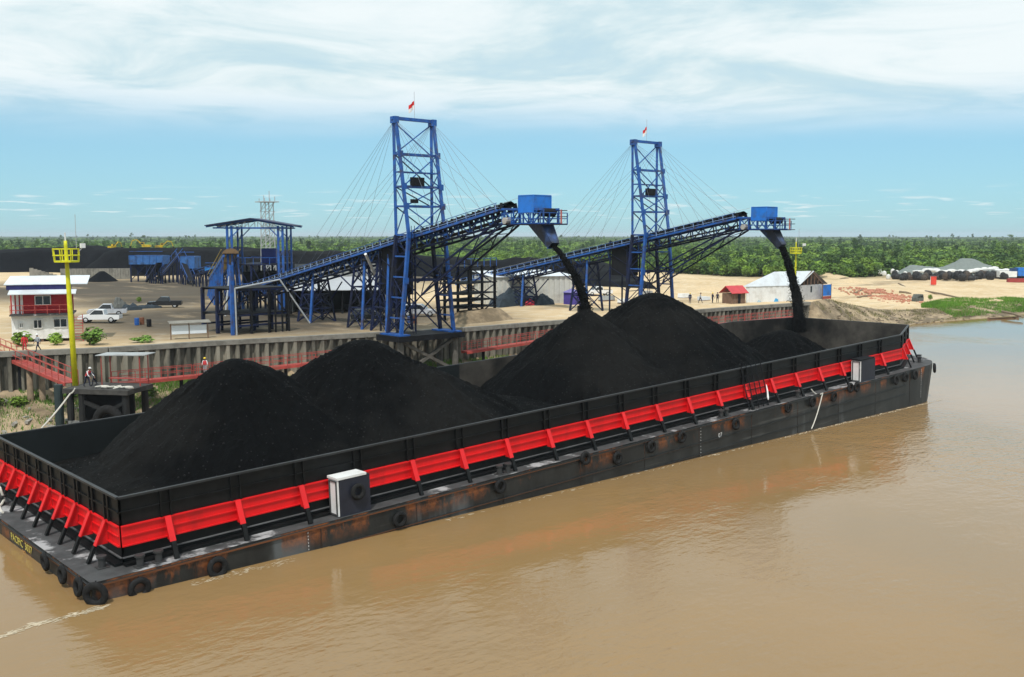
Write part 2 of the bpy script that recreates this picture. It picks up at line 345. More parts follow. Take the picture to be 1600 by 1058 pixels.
hc = tmix(tr(tn(.5, 6, .65, (1, 1, .5)), .35, .7), (.006, .0066, .0066), (.022, .0235, .023))
hc = tmix(tmath('MULTIPLY', tr(tn(.16, 5, .6, (1, 1, .25)), .57, .68), .65), hc, (.13, .145, .155))          # scuffed pale patches
hc = tmix(tmath('MULTIPLY', tr(tn(.9, 8, .7, (.12, 1, 2.2)), .56, .70), .5), hc, (.11, .11, .105))         # horizontal rubbing scrapes
rust = tmath('MULTIPLY', tr(tn(.30, 6, .65, (1, 1, .45)), .515, .575), tr(sp.outputs[2], -1.5, -.1))           # rust runs from the deck edge
hc = tmix(tmath('MULTIPLY', rust, .9), hc, tmix(tr(tn(3., 4), .35, .65), (.30, .090, .020), (.10, .034, .014)))
t_.links.new(hc, b_.inputs['Base Color']); b_.inputs['Roughness'].default_value = .5
bp_ = t_.nodes.new('ShaderNodeBump'); bp_.inputs['Strength'].default_value = .35; bp_.inputs['Distance'].default_value = .05; t_.links.new(tn(1.2, 5, .6, (.7, 1, .7)), bp_.inputs['Height']); t_.links.new(bp_.outputs[0], b_.inputs['Normal'])
# hull outline: square stern, rounded bow shoulders
y0, y1 = -INS, CW + INS; r = 3.4; xb = 95.4
out = [(-ST, y0)] + [(x, y0) for x in (20, 45, 70, 82)]
out += [(xb - 7 + 7 * math.sin(a), y0 + 6.5 - 6.5 * math.cos(a)) for a in np.linspace(0, math.pi / 2, 9)]
out += [(xb - 7 + 7 * math.cos(a), y1 - 6.5 + 6.5 * math.sin(a)) for a in np.linspace(0, math.pi / 2, 9)]
out += [(x, y1) for x in (82, 70, 45, 20)] + [(-ST, y1)]
def lev(z, rake):
    return [(x - (rake * max(0, (x - 82) / 13.4)), y, z) for x, y in out]
lv = [lev(0, 0), lev(-.55, .05), lev(-4.6, 1.6), lev(-6.2, 7)]
n = len(out); hv = [q for l in lv for q in l]
hf = [(k * n + i, k * n + (i + 1) % n, (k + 1) * n + (i + 1) % n, (k + 1) * n + i) for k in range(3) for i in range(n)] + [tuple(3 * n + i for i in range(n))]
hb = MB().add(hv, hf); ho = bg_.part('hull', hb, HULL)
db = MB().prism([(x, y, -.02) for x, y in out], (0, 0, .03)); bg_.part('deck', db, GREYD)
# fender strakes welded along the side
for z_, w_ in ((-.16, .12), (-1.55, .07), (-2.5, .07)):
    for s_, yy in ((-1, y0), (1, y1)): bg_.beam('rubbing_strake', (-ST, yy + s_ * .04, z_), (84, yy + s_ * .04, z_), w_ * 1.2, HULL, w_)
bg_.beam('rubbing_strake', (-ST - .04, y0, -.16), (-ST - .04, y1, -.16), .14, HULL, .12)
for i in range(12):
    x = 3.5 + i * 7.4 + random.uniform(-.3, .3); bg_.beam('plate_seam', (x, y0 - .012, -.3), (x, y0 - .012, -4.4), .05, HULL, .03)
# cargo walls: outline of the coaming
co = [(0, 0), (LX, 0), (LB, CH), (LB, CW - CH), (LX, CW), (0, CW)]
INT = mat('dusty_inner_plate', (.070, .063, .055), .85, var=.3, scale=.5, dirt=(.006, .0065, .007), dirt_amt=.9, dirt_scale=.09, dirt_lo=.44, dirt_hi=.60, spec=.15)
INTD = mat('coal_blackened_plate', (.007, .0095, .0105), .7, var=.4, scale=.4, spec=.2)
def wall_frame(a, b):
    a, b = V((*a, 0)), V((*b, 0)); d = (b - a).normalized(); nrm = V((d.y, -d.x, 0)); return a, b, d, nrm
ZR0, ZR1 = 1.00, 2.17                                   # red band
NM = {0: 'side', 1: 'bow', 2: 'bow', 3: 'bow', 4: 'side', 5: 'stern'}
def seg_stations(k):
    a, b, d, nrm = wall_frame(co[k], co[(k + 1) % 6]); Ls = (b - a).length
    if k == 0: return [2.5 + 4.12 * i for i in range(21) if 2.5 + 4.12 * i < Ls - 1.2]
    if k == 5: return [2.15 + 2.28 * i for i in range(9)]
    if k == 4: return [2.9 + 4.12 * i for i in range(20)]
    return [Ls * f for f in ((.08, .5, .92) if k != 2 else (.06, .28, .5, .72, .94))]
for k in range(6):
    a, b, d, nrm = wall_frame(co[k], co[(k + 1) % 6]); Ls = (b - a).length; U = V((0, 0, 1))
    st = seg_stations(k)
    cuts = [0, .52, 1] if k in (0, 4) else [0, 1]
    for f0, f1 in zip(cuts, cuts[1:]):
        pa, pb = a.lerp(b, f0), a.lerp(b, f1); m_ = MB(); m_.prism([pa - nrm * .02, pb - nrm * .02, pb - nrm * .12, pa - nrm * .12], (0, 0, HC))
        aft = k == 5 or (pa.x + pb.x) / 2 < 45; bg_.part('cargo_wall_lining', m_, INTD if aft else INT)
    m_ = MB(); m_.prism([a, b, b - nrm * .02, a - nrm * .02], (0, 0, HC - .004)); bg_.part('cargo_wall', m_, BLACK)
    bg_.beam('top_rail', a + U * HC + nrm * .03, b + U * HC + nrm * .03, .2, mat('worn_rail', (.022, .023, .025), .5, var=.5, scale=.6), .12)
    bg_.beam('wall_foot', a + nrm * .22 + U * .09, b + nrm * .22 + U * .09, .42, BLACK, .16)
    edges = [0] + st + [Ls]
    for s0, s1 in zip(edges, edges[1:]):
        if s1 - s0 < .1: continue
        pm = MB(); p0, p1 = a + d * (s0 + .02) + nrm * .035, a + d * (s1 - .02) + nrm * .035
        pm.prism([p0 + U * ZR0, p1 + U * ZR0, p1 + U * ZR1, p0 + U * ZR1], nrm * .05)
        po = bg_.part('red_band_panel', pm, RED)
        q0, q1 = p0 + nrm * .05, p1 + nrm * .05
        for zz, ww in ((ZR0 + .06, .10), ((ZR0 + ZR1) / 2, .07), (ZR1 - .05, .10)):
            bg_.beam('stiffener', q0 + U * zz + nrm * ww / 2, q1 + U * zz + nrm * ww / 2, ww, RED, .07, under=po)
        # black stringers above and below
        bg_.beam('stringer', a + d * s0 + U * (ZR1 + .72) + nrm * .06, a + d * s1 + U * (ZR1 + .72) + nrm * .06, .10, BLACK, .07)
        bg_.beam('stringer', a + d * s0 + U * .42 + nrm * .06, a + d * s1 + U * .42 + nrm * .06, .10, mat('worn_stringer', (.10, .10, .105), .5, var=.6, scale=.4), .06)
    for s0 in st:
        for off in (-.28, .28):
            bg_.beam('wall_stiffener', a + d * (s0 + off) + U * (ZR1 + .02) + nrm * .08, a + d * (s0 + off) + U * (HC - .05) + nrm * .08, .10, BLACK, .16)
        # raked stanchion plate: red down to the band, black below
        foot = 1.12 if k != 5 else 1.25; pr_ = MB(); th = .09
        c0 = a + d * (s0 - th / 2); top = ZR1 + .02; f2 = .22
        def along(z): return nrm * (f2 + (foot - f2) * (top - z) / top)
        A = [c0 + nrm * .12 + U * top, c0 + along(top) + U * top, c0 + along(ZR0 - .1) + U * (ZR0 - .1), c0 + nrm * .12 + U * (ZR0 - .1)]
        pr_.prism(A, d * th); fl = MB(); c1 = a + d * s0
        fl.beam(c1 + along(top) + U * top, c1 + along(ZR0 - .1) + U * (ZR0 - .1), .34, .06); pr_.v += []; n0 = len(pr_.v); pr_.v += fl.v; pr_.f += [tuple(i + n0 for i in f) for f in fl.f]
        so = bg_.part('stanchion', pr_, RED)
        lg = MB(); lg.beam(c1 + along(ZR0 - .1) + U * (ZR0 - .1), c1 + along(0) + U * .02, .26, .16); bg_.part('stanchion_foot', lg, BLACK)
# bollards on deck
BOL = mat('worn_bollard_steel', (.035, .035, .036), .6, var=.3)
for (x, y) in [(-.9, .5), (.6, -.85), (1.6, -.85), (-1.2, 17.4), (25.9, -.9), (26.7, -.9), (51.5, -.95), (52.2, -.95), (90.6, .3), (92.0, 1.0), (94.8, 8.5), (94.8, 9.6), (94.8, 15), (63.5, -.95)]:
    m_ = MB(); m_.tube([(x, y, 0), (x, y, .55)], .19, 12); m_.tube([(x, y, .55), (x, y, .66)], [.27, .27], 12); m_.box((x, y, .03), (.6, .6, .05)); bg_.part('bollard', m_, BOL)
# two equipment lockers standing on the side deck
def locker(x0, x1, h, nm_label, lid=WHITE):
    t = Thing('equipment_locker', nm_label, 'locker', M=BM @ Matrix.Translation((x0, -1.3, .012)), group='lockers on the side deck', local=True)
    L_ = x1 - x0; m_ = MB(); m_.bb((.08, 0, 0), (L_, 1.1, h)); t.part('casing', m_, mat('blue_black_plate', (.016, .018, .03), .55, var=.3))
    m_ = MB(); m_.bb((-.05, -.04, h), (L_ - .25, 1.1, h + .14)); t.part('lid', m_, lid)
    fr_ = MB(); fr_.bb((0, .02, .05), (.075, 1.05, h - .05)); t.part('end_panel', fr_, WHITE)
    for yy in (.15, .9): t.beam('panel_frame', (-.03, yy, .1), (-.03, yy, h - .1), .08, GREYD if L_ < 3 else DARK)
    for zz in (.12, h - .12): t.beam('panel_frame', (-.03, .1, zz), (-.03, .95, zz), .06, GREYD if L_ < 3 else DARK)
    return t
locker(12.6, 14.9, 2.3, 'black locker with white end and lid standing on the side deck near the stern')
locker(74.6, 77.5, 2.2, 'dark locker with a white end panel on the side deck close to the bow', DARK)
# boarding ladder frame over the red band
ld = Thing('boarding_ladder', 'black steel ladder frame leaning over the red band amidships', 'ladder', M=BM @ Matrix.Translation((55.6, -.35, .02)), local=True)
for i in range(5): ld.beam('rail', (i * .75, -.65, 0), (i * .75, .28, HC + .25), .07, DARK)
for j in range(6):
    f = (j + .6) / 6; ld.beam('rung', (0, -.65 + .93 * f, f * (HC + .2)), (3.0, -.65 + .93 * f, f * (HC + .2)), .06, DARK)
# lettering and draught marks, raised plate figures
def letters(txt, size, M, m, parent, name='lettering', ext=.006):
    c = bpy.data.curves.new(name, 'FONT'); c.body = txt; c.size = size; c.extrude = ext; c.align_x = 'CENTER'; c.align_y = 'CENTER'; c.resolution_u = 2
    o = bpy.data.objects.new(name, c); COL.objects.link(o); me = bpy.data.meshes.new_from_object(o); bpy.data.objects.remove(o); bpy.data.curves.remove(c)
    return link(name, me, m, parent, M)
LETY = mat('yellow_lettering', (.55, .47, .10), .6, var=.3, scale=6); LETW = mat('white_lettering', (.6, .6, .6), .6)
def stern(y, z): return Matrix(((0, 0, -1, -ST - .045), (-1, 0, 0, y), (0, 1, 0, z), (0, 0, 0, 1)))
letters('PACIFIC  3037', .66, stern(10.0, -.60), LETY, bg_.e); letters('SMD', .36, stern(9.6, -1.06), mat('faded_orange_lettering', (.42, .22, .07), .7, var=.3, scale=6), bg_.e)
def sidem(x, z): return Matrix(((1, 0, 0, x), (0, 0, -1, y0 - .02), (0, 1, 0, z), (0, 0, 0, 1)))
for x, zs in ((10.3, np.arange(-.35, -1.6, -.2)), (47.9, np.arange(-.3, -2.9, -.26)), (87.4, np.arange(-.3, -3.4, -.2))):
    for i, z in enumerate(zs): letters('8642'[i % 4], .15, sidem(x, float(z)), LETW, bg_.e, 'draught_mark')
letters('07', .55, sidem(50.6, -1.35), LETW, bg_.e)
# tyres hung on the hull (own things)
TYM = MB().torus((0, 0, 0), .38, .145, (0, 1, 0), 20, 8, .9).mesh('tyre', smooth=True); TYM.materials.append(RUBBER)
side_px = [(218, 920), (340, 887), (625, 812), (782, 760), (915, 716), (965, 716), (1018, 698), (1066, 683), (1150, 663), (1232, 637), (1270, 628), (1303, 620), (1329, 606), (1339, 605), (1400, 594), (1415, 590), (1430, 586)]
def hang(p, nrm, label, sc=1.0, grp='tyre fenders hung along the hull'):
    o = link('tyre_fender', TYM); R = Matrix.Rotation(math.atan2(nrm.y, nrm.x) + math.pi / 2, 4, 'Z') @ Matrix.Rotation(random.uniform(-.12, .12), 4, 'X')
    o.matrix_world = Matrix.Translation(p) @ R @ Matrix.Scale(sc, 4); tag(o, label, 'tyre', grp)
    rp = MB(); rp.tube([(0, .02, .40), (0, .12, .52)], .03, 5); link('hanging_rope', rp.mesh('hanging_rope'), DARK, o)
    return o
HS = BM @ V((0, y0, 0))
for i, (u, v) in enumerate(side_px):
    p = PY(u, v, HS.y - .22); x = (BI @ p).x
    if x > 88.5: p = PY(u, v, HS.y + .05 + (x - 88.5) * .12)
    lab = ('tyre fender on the near hull side, %s from the stern corner' % ORD[i]); hang(p, V((0, -1, 0)), lab, 1.2 if i < 2 else 1.0)
for i, (u, v) in enumerate([(122, 917), (97, 898), (70, 878)]):
    hang(PX(u, v, -ST - .3), V((-1, 0, 0)), 'tyre fender on the stern face, %s from the near corner' % ORD[i], 1.0)
hang(BM @ V((-ST + .1, y0 - .2, -.55)), V((-.7, -.7, 0)), 'large tyre fender wrapped over the near stern corner of the hull', 1.3)
hang(BM @ V((13.9, -1.5, 1.4)), V((0, -1, 0)), 'tyre hung on the outer face of the black deck locker', 1.0)
for i, a in enumerate((.55, .95, 1.3)):
    p = BM @ V((xb - 7 + 7.25 * math.sin(a), y0 + 6.5 - 6.75 * math.cos(a), -.75)); hang(p, V((math.sin(a) * .6, -math.cos(a), 0)), 'tyre fender on the rounded bow, %s past the shoulder' % ORD[i], 1.1)
# mooring ropes
def rope(pts, r, label, sag=0):
    q = []
    for a, b in zip(pts, pts[1:]):
        a, b = V(a), V(b)
        for i in range(8): f = i / 8; p = a.lerp(b, f); p.z -= sag * 4 * f * (1 - f); q.append(p)
    q.append(V(pts[-1])); m_ = MB().tube(q, r, 6); return single('mooring_rope', m_, ROPE, label, 'rope', pts[0], 'mooring ropes')
rope([BM @ V((65.8, -1.0, .5)), BM @ V((66.9, -1.58, .06)), PY(1268, 670, HS.y - .45)], .055, 'pale rope hanging over the hull side into the water near the bow', .32)
rope([PY(-25, 722, 23.5), BM @ V((-1.2, 17.4, 1.1)), BM @ V((-1.05, 17.3, .45)), BM @ V((-1.5, 16.9, .12)), BM @ V((-1.75, 15.2, .1))], .08, 'pale mooring rope made fast to the bollard on the stern deck', .1)
# white bundle of rags over the ladder, coil and pale spillage left out on deck
rg = MB(); pts_ = [(58.6, -.75, 1.9), (58.5, -.95, 1.3), (58.35, -1.1, .8), (58.2, -1.25, .6)]; rg.tube([BM @ V(q) for q in pts_], [.03, .08, .10, .05], 7)
single('white_cloth', rg, WHITE, 'white cloth bundle hanging from the ladder frame amidships', 'cloth', BM @ V(pts_[0]), smooth=True)

# ------------------------------------------------------------------ coal in the barge: a height field split into its piles
PILES = [  # apex in barge space x, y, height above floor, slope, label
    (13.2, 12.6, 8.35, .74, 'black coal pile closest to the stern of the barge'),
    (24.3, 13.2, 8.45, .66, 'second black coal pile from the stern, broad rounded top'),
    (50.2, 13.8, 8.75, .72, 'coal pile growing under the nearer falling stream'),
    (59.4, 13.2, 9.6, .70, 'tallest coal pile with a rounded top, beyond the nearer stream'),
    (87.0, 15.6, 2.9, .60, 'small fresh coal pile under the farther falling stream')]
dx = .28; nx, ny = int((LB - .2) / dx), int((CW - .3) / dx)
X = np.linspace(.16, LB - .16, nx); Y = np.linspace(.16, CW - .16, ny)
Hs = np.zeros((len(PILES), nx, ny)); rgh = np.zeros((nx, ny))
for i in range(nx):
    for j in range(ny): rgh[i, j] = .42 * fbm(X[i] * .16, Y[j] * .16, 3, 5) + .13 * fbm(X[i] * 1.3, Y[j] * 1.3, 7, 3)
GX, GY = np.meshgrid(X, Y, indexing='ij')
for k, (px_, py_, h, s, _) in enumerate(PILES):
    ang = np.arctan2(GY - py_, GX - px_); R_ = np.hypot(GX - px_, GY - py_) * (1 + .05 * np.sin(3 * ang + k) + .03 * np.sin(7 * ang + 2 * k))
    rr = 1.3 if k != 2 else .35
    LOW = 2.9 - .17 * np.hypot(GX - 7, (GY - 10.5) * .8) + .5 * rgh
    if k in (1, 3): rr = 2.0
    rill = np.array([[.30 * fbm(ang[i, j] * 7, R_[i, j] * .10, k * 3 + 1, 3) for j in range(ny)] for i in range(nx)])
    Hs[k] = rill * np.clip(R_ / 4, 0, 1) + h + s * rr * .6 - s * (np.sqrt(R_ ** 2 + rr ** 2) - rr * .4) + rgh * np.clip(R_ / 3, .12, 1)
Hs[0] = np.maximum(Hs[0], LOW); Hs[1] = np.maximum(Hs[1], 2.3 - .14 * np.hypot(GX - 36, (GY - 12) * .9) + .5 * rgh)
H = Hs.max(0); own = Hs.argmax(0)
edge = np.minimum(np.minimum(GX, GY), CW - GY); H = np.where(H > 3.45, np.minimum(H, 3.25 + .9 * edge + .1 * rgh), H)
inside = (GX - LX) / (LB - LX) * CH < np.minimum(GY, CW - GY) + .0
for k, P_ in enumerate(PILES):
    idx = -np.ones((nx, ny), int); vs = []; fs = []
    for i in range(nx - 1):
        for j in range(ny - 1):
            q = [(i, j), (i + 1, j), (i + 1, j + 1), (i, j + 1)]
            if own[i, j] != k or max(H[a] for a in q) < .06 or not all(inside[a] for a in q): continue
            f = []
            for a in q:
                if idx[a] < 0: idx[a] = len(vs); vs.append((X[a[0]], Y[a[1]], .05 + max(-.05, H[a])))
                f.append(idx[a])
            fs.append(f)
    m_ = MB().add(vs, fs); me = m_.mesh('coal_pile'); o = link('coal_pile', me, COAL); o.matrix_world = BM
    tag(o, P_[4], 'coal pile', 'coal piles in the barge')
# loose lumps on the piles catch the light
lm = MB()
for _ in range(5200):
    i, j = random.randrange(4, nx - 4), random.randrange(4, ny - 4)
    if H[i, j] < .5: continue
    r_ = random.uniform(.03, .085); c = V((X[i], Y[j], H[i, j] + .05)); M_ = Matrix.Rotation(random.random() * 6, 3, 'Z') @ Matrix.Rotation(random.random() * 3, 3, 'X')
    lm.add([c + M_ @ V(q) * r_ for q in ((1, 0, 0), (-1, .2, 0), (0, 1, .1), (.1, -1, 0), (0, 0, 1), (0, .1, -1))], [(0, 2, 4), (2, 1, 4), (1, 3, 4), (3, 0, 4), (2, 0, 5), (1, 2, 5), (3, 1, 5), (0, 3, 5)])
o = link('loose_coal', lm.mesh('loose_coal'), mat('loose_coal_lumps', (.0085, .0085, .009), .6, var=.6, spec=.25)); o.matrix_world = BM; tag(o, 'loose coal lumps scattered over the piles', 'coal', kind='stuff')
# ------------------------------------------------------------------ ship loaders: tower, conveyor, chute, falling coal
def lattice(t, name, c0, c1, n, w, m, zig=True, cross=False):
    """zigzag or X bracing between two chords given as end point pairs"""
    a0, a1 = map(V, c0); b0, b1 = map(V, c1)
    for i in range(n):
        f0, f1 = i / n, (i + 1) / n
        p, q = a0.lerp(a1, f0), a0.lerp(a1, f1); r, s = b0.lerp(b1, f0), b0.lerp(b1, f1)
        if cross: t.beam(name, p, s, w, m); t.beam(name, r, q, w, m)
        elif i % 2 == 0: t.beam(name, p, s, w, m)
        else: t.beam(name, r, q, w, m)
FLAGR = mat('red_cloth', (.6, .02, .02), .8); FLAGW = mat('white_cloth', (.75, .75, .75), .8)
def tower(xc, yc, label, nlamp):
    t = Thing('loader_tower', label, 'tower', (xc, yc, ZL), 'cable stayed loader towers')
    zt, zk, zf = 31.5, 18.6, ZL + .3
    T = {s: V((xc + s * 2.65, yc, zt)) for s in (-1, 1)}
    K = {(s, q): V((xc + s * 2.55, yc + (.1 if q > 0 else -2.3), zk)) for s in (-1, 1) for q in (-1, 1)}
    F = {(s, q): V((xc + s * 3.75, yc + (.2 if q > 0 else -2.3), zf)) for s in (-1, 1) for q in (-1, 1)}
    def leg(s, q, z):
        if z >= zk: return K[s, q].lerp(T[s] + V((0, q * .2, 0)), (z - zk) / (zt - zk))
        return F[s, q].lerp(K[s, q], (z - zf) / (zk - zf))
    for s in (-1, 1):
        for q in (-1, 1):
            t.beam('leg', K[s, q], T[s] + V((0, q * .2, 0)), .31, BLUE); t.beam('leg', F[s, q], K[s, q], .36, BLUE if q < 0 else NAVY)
    t.beam('ridge_beam', T[-1] + V((-.4, 0, .05)), T[1] + V((.4, 0, .05)), .36, BLUE)
    for s in (-1, 1): t.box('cable_anchor', T[s] + V((-.3, -.45, -.5)), T[s] + V((.3, .45, .25)), BLUE)
    lv_ = [zt - .3, 27.6, 25.6, 24.0, 21.8, zk]
    for i, z in enumerate(lv_[1:]):
        for q in (-1, 1): t.beam('crossbeam', leg(-1, q, z), leg(1, q, z), .22 if i != 1 else .10, BLUE)
        for s in (-1, 1): t.beam('crossbeam', leg(s, -1, z), leg(s, 1, z), .18, BLUE)
    for a, b in ((lv_[0], 27.6), (27.6, 24.0), (24.0, 21.8), (21.8, zk)):
        for q in (-1,) if a < 30 else (1,):
            t.beam('brace', leg(-1, q, a), leg(1, q, b), .11, BLUE); t.beam('brace', leg(1, q, a), leg(-1, q, b), .11, BLUE)
        if a < 30: t.beam('brace', leg(-1, 1, a), leg(1, 1, b), .11, NAVY)
    zz = [27.6, 25.6, 24.0, 21.8, zk, 16.2, 13.9, 11.6, 9.3, zf]
    for i, (a, b) in enumerate(zip(zz, zz[1:])):
        for s in (-1, 1):
            t.beam('brace', leg(s, -1 if i % 2 else 1, a), leg(s, 1 if i % 2 else -1, b), .09, BLUE if b >= zk else NAVY)
            if b < zk: t.beam('crossbeam', leg(s, -1, b), leg(s, 1, b), .16, BLUE)
    for q in (-1, 1):
        t.beam('brace', leg(-1, q, 13.5), leg(1, q, zf), .12, NAVY); t.beam('brace', leg(1, q, 13.5), leg(-1, q, zf), .12, NAVY)
        t.beam('crossbeam', leg(-1, q, 13.5), leg(1, q, 13.5), .22, NAVY); t.beam('brace', leg(-1, q, 16.8), leg(1, q, 13.5), .13, NAVY)
    for z in (27.6, 24.0, 21.8, zk, 13.5):
        for s in (-1, 1):
            p_ = leg(s, -1, z); t.box('gusset_plate', p_ + V((-.34, -.24, -.34)), p_ + V((.34, -.19, .34)), BLUE)
    lx = xc - 2.2
    for o_ in (-.22, .22): t.beam('ladder_rail', (lx + o_, yc - 2.75, zf), (lx + o_, yc - 2.6, zk + 1), .05, NAVY)
    for i in range(24): z = zf + .3 + i * .47; t.beam('ladder_rung', (lx - .22, yc - 2.74, z), (lx + .22, yc - 2.74, z), .04, NAVY)
    # flood lights, flag
    for i in range(nlamp):
        z = (24.0, 21.8)[i]; sz = (.85, .4)[i]; c = V((xc - .7 * (1 + i), yc - 1.5 - .35 * i, z + .55))
        lo = t.box('flood_light', c - V((sz, .22, sz * .55)), c + V((sz, .22, sz * .55)), DARK); 
    t.beam('flag_pole', (xc + .1, yc, zt), (xc + .1, yc, zt + 3.2), .05, GALV, round=6)
    fl = MB(); n_ = 6
    for half, mm in ((0, FLAGW), (1, FLAGR)):
        fl = MB(); vs = []
        for i in range(n_):
            x = xc + .1 - .75 * i / (n_ - 1); y = yc + .12 * math.sin(i * 1.4)
            for k in (0, 1): vs.append((x, y, zt + 1.3 + .45 * (half + k) - .12 * i))
        fl.add(vs, [(2 * i, 2 * i + 2, 2 * i + 3, 2 * i + 1) for i in range(n_ - 1)]); t.part('flag', fl, mm)
    # pile cap under the legs
    t.box('pile_cap', (xc - 4.7, yc - 3.2, ZL - .45), (xc + 4.7, yc + 1.2, ZL + .18), DARK)
    for s in (-1, 1): t.box('base_plate', (xc + s * 3.7 - .7, yc - 3.0, ZL + .18), (xc + s * 3.7 + .7, yc + .9, ZL + .34), BLUE)
    OLDC = mat('stained_concrete_pile', (.10, .095, .085), .9, var=.4)
    for sx_ in (-3.9, 3.9):
        for sy in (-2.4, .5): t.beam('pile', (xc + sx_, yc + sy, -2), (xc + sx_, yc + sy, ZL - .45), .75, OLDC, round=10)
    for a, b in ((-1, 1), (1, -1)): t.beam('pile_brace', (xc + a * 3.6, yc - 2.4, 3.0), (xc + b * 3.6, yc - 2.4, ZL - .6), .35, OLDC)
    t.beam('pile_brace', (xc - 3.9, yc - 2.3, 3.1), (xc + 3.9, yc - 2.3, 3.1), .4, OLDC)
    return t, T
def conveyor(xc, y_tail, z_tail, y_bend, z_bend, y_head, T, yt, label):
    t = Thing('loading_conveyor', label, 'conveyor', (xc, y_tail, ZL), 'loading conveyors')
    a, b = V((0, y_tail, z_tail)), V((0, y_bend, z_bend)); hd = V((0, y_head, z_bend + .15))
    d = (b - a).normalized(); Ln = (b - a).length; up = V((0, d.z, -d.y)); up = up if up.z > 0 else -up
    P = lambda s, x, h: a + d * s + up * h + V((xc + x, 0, 0))
    n = int(Ln / 1.9); D_ = 1.4
    for x in (-1.05, 1.05):
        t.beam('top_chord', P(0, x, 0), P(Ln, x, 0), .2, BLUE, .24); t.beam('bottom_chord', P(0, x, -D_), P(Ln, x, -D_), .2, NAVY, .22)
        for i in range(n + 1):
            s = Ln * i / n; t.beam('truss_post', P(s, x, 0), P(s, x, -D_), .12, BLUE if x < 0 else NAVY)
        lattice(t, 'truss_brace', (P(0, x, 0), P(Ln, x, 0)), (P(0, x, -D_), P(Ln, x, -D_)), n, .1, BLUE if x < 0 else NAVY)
    for i in range(0, n + 1, 2): t.beam('cross_member', P(Ln * i / n, -1.05, -D_), P(Ln * i / n, 1.05, -D_), .12, NAVY)
    bt = MB(); sec = [(-.85, .62), (-.45, .28), (.45, .28), (.85, .62)]
    for (x0, h0), (x1, h1) in zip(sec, sec[1:]): bt.add([P(0, x0, h0), P(Ln, x0, h0), P(Ln, x1, h1), P(0, x1, h1)], [(0, 1, 2, 3)])
    t.part('belt', bt, DARK)
    cb = MB(); k = int(Ln / .5); vs = []
    for i in range(k + 1):
        for x, h in ((-.68, .5), (-.3, .78), (.05, .88), (.35, .76), (.68, .5)): vs.append(P(Ln * i / k, x, h + (.09 * fbm(i * .7, x * 3, xc) if abs(x) < .6 else 0)))
    cb.add(vs, [(i * 5 + j, (i + 1) * 5 + j, (i + 1) * 5 + j + 1, i * 5 + j + 1) for i in range(k) for j in range(4)]); t.part('coal_on_belt', cb, COAL)
    rb = MB(); rb.box((xc, (a.y + b.y) / 2, (a.z + b.z) / 2 - .75), (1.6, .03, Ln), frame(d)); rb = MB(); rb.add([P(0, -.8, -.8), P(Ln, -.8, -.8), P(Ln, .8, -.8), P(0, .8, -.8)], [(0, 1, 2, 3)]); t.part('return_belt', rb, DARK)
    # idler brackets: the row of teeth along the belt edge
    k = int(Ln / .9) 
    for i in range(k):
        s = (i + .5) * Ln / k
        m_ = 'idler'
        for x in (-1.0, 1.0): t.beam(m_, P(s, x, .05), P(s, x * .92, .72), .24, DARK if (i % 4) else NAVY, .42)
        t.beam('idler_roller', P(s, -1.0, .72), P(s, -.62, .45), .13, GALV, round=6)
    # walkway with hand rail on the near side
    wk = MB(); wk.add([P(0, -1.95, -.12), P(Ln, -1.95, -.12), P(Ln, -1.1, -.12), P(0, -1.1, -.12), P(0, -1.95, -.2), P(Ln, -1.95, -.2), P(Ln, -1.1, -.2), P(0, -1.1, -.2)], [(0, 1, 2, 3), (7, 6, 5, 4), (0, 4, 5, 1), (3, 2, 6, 7), (0, 3, 7, 4), (1, 5, 6, 2)])
    t.part('walkway', wk, NAVY)
    PALE = mat('pale_blue_rail', (.20, .30, .50), .5, var=.2)
    for h in (.18, .62): t.beam('hand_rail', P(0, -1.95, h), P(Ln, -1.95, h), .06, PALE if h < .5 else BLUE)
    for i in range(int(Ln / 1.6) + 1):
        s = min(Ln, i * 1.6); t.beam('rail_post', P(s, -1.95, -.15), P(s, -1.95, .64), .07, PALE)
    t.beam('toe_board', P(0, -1.98, -.12), P(Ln, -1.98, -.12), .06, BLUE, .26)
    for i in range(int(Ln / 3)):
        s = 1.5 + i * 3; t.beam('guard_wire_post', P(s, 1.5, 0), P(s, 1.5, 1.35), .045, GALV)
    t.beam('guard_wire', P(0, 1.5, 1.3), P(Ln, 1.5, 1.3), .03, GALV)
    # head end: level frame, drive platform with rails, hood box, chute
    yb, yh, zb = y_bend, y_head, z_bend
    for x in (-1.05, 1.05):
        t.beam('head_chord', (xc + x, yb + .3, zb), (xc + x, yh, zb - .1), .22, BLUE); t.beam('head_chord', (xc + x, yb + 2.2, zb - 1.5), (xc + x, yh - .4, zb - 1.5), .2, BLUE)
        for i in range(5):
            y = yb + (yh - yb) * i / 4; t.beam('head_post', (xc + x, y, zb - .1), (xc + x, y, zb - 1.5), .13, BLUE)
        lattice(t, 'head_brace', ((xc + x, yb, zb), (xc + x, yh, zb)), ((xc + x, yb, zb - 1.5), (xc + x, yh, zb - 1.5)), 4, .1, BLUE)
    hx = MB(); c = V((xc, yh + 2.35, zb + .45)); w_, l_, h_ = 1.2, 1.1, .85
    hx.box(c, (2 * w_, 2 * l_, 2 * h_)); hood = t.part('hood', hx, BLUE2)
    for sx_ in (-1, 1):
        for sy in (-1, 1): t.beam('hood_edge', c + V((sx_ * w_, sy * l_, -h_)), c + V((sx_ * w_, sy * l_, h_)), .08, BLUE2, under=hood)
    for sy in (-1, 1): t.beam('hood_edge', c + V((-w_, sy * l_, h_)), c + V((w_, sy * l_, h_)), .08, BLUE2, under=hood); t.beam('hood_edge', c + V((sy * w_, -l_, h_)), c + V((sy * w_, l_, h_)), .08, BLUE2, under=hood)
